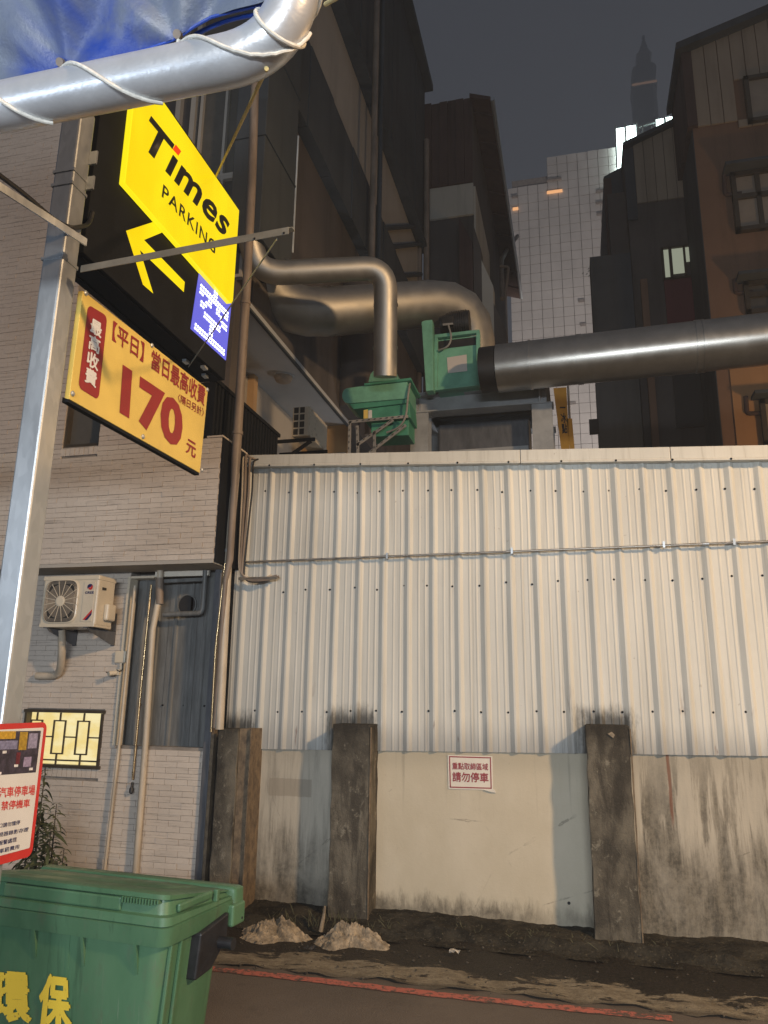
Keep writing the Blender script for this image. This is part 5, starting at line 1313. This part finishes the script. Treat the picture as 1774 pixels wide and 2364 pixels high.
# ------------------------------------------------------------------ brown buildings on the other side
Y1B = 17.0
b1 = thing('gabled_brown_building', 'brown building with tan ribbed gable and dark framed windows behind the long duct', 'building', (5, Y1B, 0))
def p1(x, y): return PY(Y1B, x, y)
g0_, g1_ = p1(1590, 104), p1(1774, 27); sl_ = (g1_.z-g0_.z)/(g1_.x-g0_.x); XB0 = p1(1600, 290).x; XB1 = 9.0
def zg(x): return g0_.z+sl_*(x-g0_.x)
zm = p1(1700, 278).z; zo = p1(1720, 880).z
MB().prism([(XB0, Y1B+.05, 2), (XB1, Y1B+.05, 2), (XB1, Y1B+.05, zg(XB1)), (XB0, Y1B+.05, zg(XB0))], (0, 1.85, 0)).build('core', M['umber_wall'], b1)
# ribbed gable sheets
x = XB0+.12; i = 0
wins = [(1715, 183, 1830, 272), (1685, 405, 1850, 520), (1715, 655, 1850, 716), (1752, 925, 1850, 1025)]
W1a, W1b = p1(1713, 181), p1(1832, 274)
while x < XB1:
    x1 = min(x+.30, XB1)
    if x1 < W1a.x or x > W1b.x: MB().prism([(x, Y1B, zm), (x1-.02, Y1B, zm), (x1-.02, Y1B, zg(x1)-.2), (x, Y1B, zg(x)-.2)], (0, .045, 0)).build('gable_sheet', M['tan_clad'], b1)
    else:
        MB().prism([(x, Y1B, zm), (x1-.02, Y1B, zm), (x1-.02, Y1B, W1b.z), (x, Y1B, W1b.z)], (0, .045, 0)).build('gable_sheet', M['tan_clad'], b1)
        MB().prism([(x, Y1B, W1a.z), (x1-.02, Y1B, W1a.z), (x1-.02, Y1B, zg(x1)-.2), (x, Y1B, zg(x)-.2)], (0, .045, 0)).build('gable_sheet', M['tan_clad'], b1)
    x = x1; i += 1
MB().hexa([(XB0-.25, Y1B-.25, zg(XB0-.25)-.2), (XB1, Y1B-.25, zg(XB1)-.2), (XB1, Y1B+2, zg(XB1)-.2), (XB0-.25, Y1B+2, zg(XB0-.25)-.2)], [(XB0-.25, Y1B-.25, zg(XB0-.25)), (XB1, Y1B-.25, zg(XB1)), (XB1, Y1B+2, zg(XB1)), (XB0-.25, Y1B+2, zg(XB0-.25))]).build('roof', M['dark_clad'], b1)
MB().box((XB0-.12, Y1B-.05, zm), (XB0+.11, Y1B+2.0, zg(XB0)-.22)).build('corner_trim', M['rust_clad'], b1)
MB().box((XB0-.02, Y1B+.06, 2.2), (XB0-.001, Y1B+1.9, zm-.05)).build('side_wall', M['dark_clad'], b1)
MB().box((p1(1690, 900).x, Y1B+.02, 2.2), (XB1, Y1B+.049, zo+.9)).build('lower_wall', M['orange_wall'], b1)
for k, (xa_, ya_, xb_, yb_) in enumerate(wins):
    a, b = p1(xa_, ya_), p1(xb_, yb_); m = MB(); t = .10
    for q in ((a.x, b.z, b.x, b.z+t), (a.x, a.z-t, b.x, a.z), (a.x, b.z, a.x+t, a.z), (b.x-t, b.z, b.x, a.z)): m.box((q[0], Y1B-.10, q[1]), (q[2], Y1B+.045, q[3]))
    if k in (1, 2): 
        zz_ = a.z-(a.z-b.z)*.42; m.box((a.x, Y1B-.09, zz_-.06), (b.x, Y1B+.04, zz_+.06)); xx_ = p1(1752, 460).x; m.box((xx_-.05, Y1B-.09, b.z), (xx_+.05, Y1B+.04, a.z))
    wo = m.build('window', M['winframe'], b1)
    MB().box((a.x+t, Y1B-.02, b.z+t), (b.x-t, Y1B+.0, a.z-t)).build('pane', M['blind' if k != 2 else 'glass'], wo)
    if k: MB().box((a.x-.15, Y1B-.4, a.z+.02), (b.x, Y1B+.04, a.z+.10)).build('window_canopy', M['dark_clad'], b1)
for (x, y, dy) in ((1672, 405, 45), (1696, 645, 32), (1722, 915, 40)):
    a = p1(x, y); b = p1(x+3, y+dy); MB().tube(roundpath([a, b, b+Vector((.35, 0, -.02))], .08), .05, 8).build('bent_flue', M['rust_clad'], b1, smooth=True)

Y2B = 19.0
b2 = thing('dim_plum_building', 'dim building with a lit three pane window above a plum wall', 'building', (2.5, Y2B, 0))
def p2(x, y): return PY(Y2B, x, y)
h0, h1 = p2(1440, 336), p2(1570, 274); s2 = (h1.z-h0.z)/(h1.x-h0.x); XA = h0.x; XZ = XB0+.25
def zh(x): return h0.z+s2*(x-h0.x)
zmid = p2(1520, 462).z; zlow = p2(1500, 648).z
MB().prism([(XA, Y2B+.05, 2), (XZ, Y2B+.05, 2), (XZ, Y2B+.05, zh(XZ)), (XA, Y2B+.05, zh(XA))], (0, 5, 0)).build('core', M['brown_wall'], b2)
x = XA+.25
while x < XZ:
    x1 = min(x+.26, XZ); MB().prism([(x, Y2B, zmid), (x1-.015, Y2B, zmid), (x1-.015, Y2B, zh(x1)-.15), (x, Y2B, zh(x)-.15)], (0, .045, 0)).build('gable_sheet', M['tan_clad'], b2); x = x1
MB().hexa([(XA-.03, Y2B-.15, zh(XA-.03)-.12), (XZ, Y2B-.15, zh(XZ)-.12), (XZ, Y2B+5, zh(XZ)-.12), (XA-.03, Y2B+5, zh(XA-.03)-.12)], [(XA-.03, Y2B-.15, zh(XA-.03)), (XZ, Y2B-.15, zh(XZ)), (XZ, Y2B+5, zh(XZ)), (XA-.03, Y2B+5, zh(XA-.03))]).build('roof', M['dark_clad'], b2)
MB().box((XA-.02, Y2B-.03, zmid-.5), (XA+.24, Y2B+.045, zh(XA)-.15)).build('corner_trim', M['dark_clad'], b2)
a, b = p2(1526, 574), p2(1602, 640); m = MB(); t = .05
for q in ((a.x, b.z, b.x, b.z+t), (a.x, a.z-t, b.x, a.z), (a.x, b.z, a.x+t, a.z), (b.x-t, b.z, b.x, a.z), (a.x+(b.x-a.x)*.24, b.z, a.x+(b.x-a.x)*.34, a.z), (a.x+(b.x-a.x)*.72, b.z, a.x+(b.x-a.x)*.79, a.z)): m.box((q[0], Y2B-.06, q[1]), (q[2], Y2B+.045, q[3]))
wo = m.build('lit_window', M['winframe'], b2)
for u0, u1, v in ((.04, .24, 0), (.34, .72, .12), (.79, .97, .45)): MB().box((a.x+(b.x-a.x)*u0, Y2B+.0, b.z+t+(a.z-b.z)*v), (a.x+(b.x-a.x)*u1, Y2B+.02, a.z-t)).build('pane', M['dim_win'], wo)
q0, q1 = p2(1533, 642), p2(1690, 748); MB().box((q0.x, Y2B-.01, q1.z), (XZ-.02, Y2B+.048, q0.z)).build('plum_panel', M['plum_wall'], b2)
q0, q1 = p2(1478, 650), p2(1502, 760); MB().box((q0.x, Y2B-.12, 3), (q1.x, Y2B+.048, q0.z)).build('pilaster', M['umber_wall'], b2)
q0, q1 = p2(1553, 868), p2(1690, 980); MB().box((q0.x, Y2B-.02, q1.z), (min(q1.x, XZ-.02), Y2B+.048, q0.z)).build('dark_opening', M['void'], b2)
q0, q1 = p2(1630, 1003), p2(1688, 1035); MB().box((q0.x, Y2B-.5, q1.z), (q1.x, Y2B-.01, q0.z)).build('window_box', M['soffit'], b2); MB().box((q0.x+.12, Y2B-.52, q1.z+.05), (q1.x-.1, Y2B-.505, q0.z-.08)).build('vent_grille', M['void'], b2)
MB().tube([p2(1646, 590), p2(1652, 640), p2(1640, 700)], .05, 8).build('wet_downpipe', M['steel_tube'], b2, smooth=True)

b3 = thing('narrow_dark_building', 'narrow dark stepped building with rusty edge in front of the white tower block', 'building', (1.2, 20, 0))
Y3 = 20.0
def p3(x, y): return PY(Y3, x, y)
a, b = p3(1394, 408), p3(1442, 410); MB().hexa([(a.x, Y3, 2), (b.x+.6, Y3, 2), (b.x+.6, Y3+4, 2), (a.x, Y3+4, 2)], [(a.x, Y3, a.z), (b.x+.6, Y3, a.z+.55), (b.x+.6, Y3+4, a.z+.55), (a.x, Y3+4, a.z)]).build('upper_block', M['dark_clad'], b3)
MB().box((a.x-.02, Y3-.06, p3(1400, 605).z), (a.x+.20, Y3-.005, a.z-.1)).build('rusty_edge', M['rust_clad'], b3)
c = p3(1440, 600); MB().box((c.x-.35, Y3-.5, 2), (c.x+1.0, Y3-.005, p3(1430, 470).z)).build('middle_block', M['brown_wall'], b3)
q0, q1 = p3(1361, 648), p3(1450, 648); MB().box((q0.x, Y3-1.2, 2), (q1.x, Y3-.51, q0.z)).build('lower_block', M['dark_clad'], b3)
q0, q1 = PY(Y3-1.6, 1375, 875), PY(Y3-1.6, 1475, 875); MB().box((q0.x, Y3-1.6, 2), (q1.x, Y3-1.21, q0.z)).build('front_block', M['dark_clad'], b3)
q0, q1 = PY(Y3-1.7, 1360, 968), PY(Y3-1.7, 1384, 1000); MB().box((q0.x, Y3-1.7, q1.z), (q1.x, Y3-1.61, q0.z)).build('wall_box', M['void'], b3)
tkk = thing('blue_water_tank', 'small blue plastic water tank on the stepped dark roof', 'tank', p3(1405, 645))
a, b = PY(Y3-.9, 1386, 612), PY(Y3-.9, 1424, 646); MB().box((a.x, Y3-1.1, b.z), (b.x, Y3-.6, a.z)).build('body', M['tank'], tkk, bevel=.06)
MB().box((a.x-.03, Y3-1.12, a.z+.002), (b.x+.03, Y3-.58, a.z+.05)).build('lid', M['tank'], tkk, bevel=.02)
rpl = thing('roof_plant', 'small dark potted plant beside the blue tank', 'plant', PY(Y3-1.0, 1378, 648)); c = PY(Y3-1.0, 1380, 646)
MB().lathe(c, [(.08, 0), (.11, .16)], 10).build('pot', M['brown_wall'], rpl)
lf = MB()
for i in range(60):
    v = Vector((rnd.gauss(0, .12), rnd.gauss(0, .1), .28+rnd.gauss(0, .1))); lf.face([c+v, c+v+Vector((.06, 0, .02)), c+v+Vector((.05, .02, .07))])
kind(lf.build('foliage', M['leaf'], rpl), 'stuff')

# orange banner sign
YBn = 13.0
bnr = thing('orange_banner', 'tall orange banner with dark brush characters beside the steel portal', 'banner', PY(YBn, 1300, 1040))
BC = [PY(YBn, *q) for q in ((1278, 896), (1308, 894), (1316, 1045), (1297, 1045))]
MB().prism(BC, (0, .02, 0)).build('cloth', M['banner'], bnr)
BC2 = [PY(YBn, *q) for q in ((1309, 966), (1321, 966), (1328, 1045), (1317, 1045))]; MB().prism(BC2, (0, .02, 0)).build('cloth', M['banner'], bnr)
MB().tube([BC[1]+Vector((.03, .03, .1)), BC[2]+Vector((.03, .03, -1.5))], .02, 8).build('pole', M['perf'], bnr)
lettering('一\n冰\n點', M['blackink'], bnr, [PY(YBn, *q) for q in ((1293, 940), (1306, 940), (1311, 1000), (1299, 1001))], (0, -1, 0), bold=.02, lift=.004)

# ------------------------------------------------------------------ white gridded office block
YT_ = 45.0
wt = thing('white_office_block', 'tall white gridded office block with a stepped top and glowing glass crown', 'building', (1, YT_, 0))
TXL, TXM, TXR = -2.95, PY(YT_, 1262, 362).x, 7.2
ZT0, ZT1 = PY(YT_, 1190, 415).z, PY(YT_, 1350, 350).z
MB().box((TXL, YT_+.12, 0), (TXR, YT_+12, ZT0)).box((TXM, YT_+.12, ZT0), (TXR, YT_+12, ZT1)).build('core', M['joint'], wt)
pw, ph = .655, .655
pn = MB().box((.016, 0, .016), (pw-.016, .119, ph-.016)).mesh('facade_panel')
cnt = 0; far_ = MB()
z = ZT1-ph; rr_ = random.Random(9)
while z > 6:
    x = TXM-4*pw
    while x < TXR-.3:
        top_ok = z+ph <= (ZT1 if x >= TXM-.01 else ZT0)+.01
        if top_ok and x > TXL-.4:
            vis = -3.0 < x < 4.2 and z > 17.5
            d = rr_.uniform(-.012, .012)
            if vis and cnt < 300: inst('facade_panel', pn, M['panel_white'], wt, (x, YT_+d, z)); cnt += 1
            else: far_.box((x+.016, YT_+d, z+.016), (x+pw-.016, YT_+.119+d, z+ph-.016))
        x += pw
    z -= ph
if far_.v: kind(far_.build('facade_panels', M['panel_white'], wt), 'stuff')
for (xa_, ya_, xb_, mt) in ((1263, 443, 1299, 'amber'), (1263, 415, 1297, 'joint'), (1184, 481, 1197, 'amber'), (1182, 453, 1196, 'joint'), (1376, 440, 1396, 'joint'), (1376, 467, 1396, 'joint'), (1378, 493, 1398, 'joint'), (1336, 693, 1350, 'joint'), (1340, 748, 1354, 'joint'), (1150, 590, 1166, 'amber'), (1300, 930, 1330, 'joint')):
    a = PY(YT_-.1, xa_, ya_); b = PY(YT_-.1, xb_, ya_); MB().box((a.x, YT_-.16, a.z-.12), (b.x, YT_-.02, a.z+.02)).build('louvre_slot', M[mt], wt)
# glowing crown
YCn = 44.6
cr = [(1422, 312, 1440, 330), (1441, 308, 1470, 328), (1422, 332, 1440, 362), (1441, 330, 1470, 362), (1422, 364, 1436, 395), (1422, 397, 1436, 430), (1514, 279, 1534, 300), (1536, 275, 1560, 300), (1480, 290, 1494, 300)]
frm = MB()
def pc(x, y): return PY(YCn, x, y)
for i, (xa_, ya_, xb_, yb_) in enumerate([(1422, 297, 1443, 318), (1445, 292, 1470, 316), (1422, 320, 1443, 352), (1445, 318, 1470, 352), (1422, 354, 1436, 385), (1422, 387, 1436, 425), (1514, 276, 1535, 305), (1537, 271, 1562, 300)]):
    a, b = pc(xa_, ya_), pc(xb_, yb_); MB().box((a.x, YCn, b.z), (b.x, YCn+.3, a.z)).build('lit_panel', M['crown'], wt)
for q in ((1470, 292, 1514, 279), (1470, 310, 1514, 297), (1470, 330, 1514, 316)): frm.bar(pc(q[0], q[1])+Vector((0, .1, 0)), pc(q[2], q[3])+Vector((0, .1, 0)), .12, .10)
for x in (1474, 1484, 1506): frm.bar(pc(x, 292), pc(x+3, 420), .10, .10, (0, 1, 0))
for x in (1421, 1444, 1471, 1513, 1536, 1563): frm.bar(pc(x, 290-(x-1421)*.14), pc(x+5, 425), .09, .09, (0, 1, 0))
frm.build('crown_frame', M['crown_frame'], wt)
MB().box((pc(1424, 330).x+.1, YCn+.5, ZT1+.01), (pc(1562, 330).x, YCn+8, pc(1424, 300).z-.3)).build('crown_core', M['joint'], wt)

# ------------------------------------------------------------------ distant stepped tower in the mist
YS = 420.0
sp_ = thing('distant_stepped_tower', 'distant stepped tower with slim spire fading into the night mist', 'tower', (0, YS, 0))
def ps(x, y): return PY(YS, x, y)
def seg(nm, y0, y1, w0, w1, xc0=None):
    a, b = ps(1486, y0), ps(1486, y1); k = YS/F0*1.12
    r0, r1 = w0/2*k, w1/2*k; m = MB(); q = []
    for r, z in ((r0, b.z), (r1, a.z)):
        ch_ = r*.3; q.append([(a.x+sx, YS+sy, z) for sx, sy in ((r, -r+ch_), (r, r-ch_), (r-ch_, r), (-r+ch_, r), (-r, r-ch_), (-r, -r+ch_), (-r+ch_, -r), (r-ch_, -r))])
    m.hexa(*q); return m.build(nm, M['spire'], sp_)
ax_ = ps(1486, 300).x
seg('shaft', 218, 420, 52, 52); seg('tier', 207, 218, 55, 57); seg('tier', 172, 207, 44, 54); seg('tier', 166, 172, 50, 50); seg('tier', 135, 166, 27, 33); seg('tier', 132, 135, 34, 34); seg('spire', 121, 132, 16, 22); seg('spire', 110, 121, 14, 17); seg('spire', 100, 110, 8, 11)
MB().tube([ps(1486, 100), ps(1486, 84)], 1.0, 8).build('mast', M['spire'], sp_)
a = ps(1486, 214); k = YS/F0*1.12*27; MB().box((a.x-k, YS-k-1, a.z-.6), (a.x+k, YS-k-.3, a.z+.6)).build('light_band', emit('dim amber band', (.9, .5, .3), .35), sp_)
MB().box((ax_-8, YS-6, -5), (ax_+8, YS+6, ps(1486, 420).z)).build('lower_shaft', M['spire'], sp_)

# street lamps and canopy tube that light the place (outside the frame)
def street_lamp(x, y, z, name_label):
    t = thing('street_lamp', name_label, 'street lamp', (x+.8, y-.4, 0))
    MB().tube(roundpath([(x+.8, y-.4, 0), (x+.8, y-.4, z+.35), (x, y, z+.30)], .4), .05, 10).build('column', M['galv'], t, smooth=True)
    MB().box((x-.22, y-.12, z+.20), (x+.22, y+.12, z+.30)).build('lantern', M['bluegrey'], t)
street_lamp(*LAMP_AT, 'sodium street lamp standing out of view to the side of the lane')

# ------------------------------------------------------------------ night mist
hz = MB().box((-160, -30, -1.5), (220, 460, 500)).build('haze', None)
hm = bpy.data.materials.new('night mist'); hm.use_nodes = True; ht = hm.node_tree; ht.nodes.clear()
ho = ht.nodes.new('ShaderNodeOutputMaterial'); hv = ht.nodes.new('ShaderNodeVolumePrincipled')
hv.inputs['Color'].default_value = (0.86, 0.90, 0.96, 1); hv.inputs['Density'].default_value = 0.0028
ht.links.new(hv.outputs[0], ho.inputs['Volume']); hz.data.materials.append(hm); hz['kind'] = 'stuff'

# a few scraps lying in the gutter
for lab, x, y, k in (('crumpled pale scrap of paper in the dark gutter below the notice', -.85, 5.33, 'litter'), ('flattened dark plastic scrap in the gutter near the bin', -1.75, 5.12, 'bin_black')):
    q = random.Random(x); o = MB().grid(lambda u, v: (x+.07*(u-.5)+.008*mn.noise(Vector((u*5, v*5, x))), y+.05*(v-.5), .035+.018*mn.noise(Vector((u*4, v*4, 7+x)))+.012), 7, 7).build('litter_scrap', M[k]); tag(o, lab, 'litter')
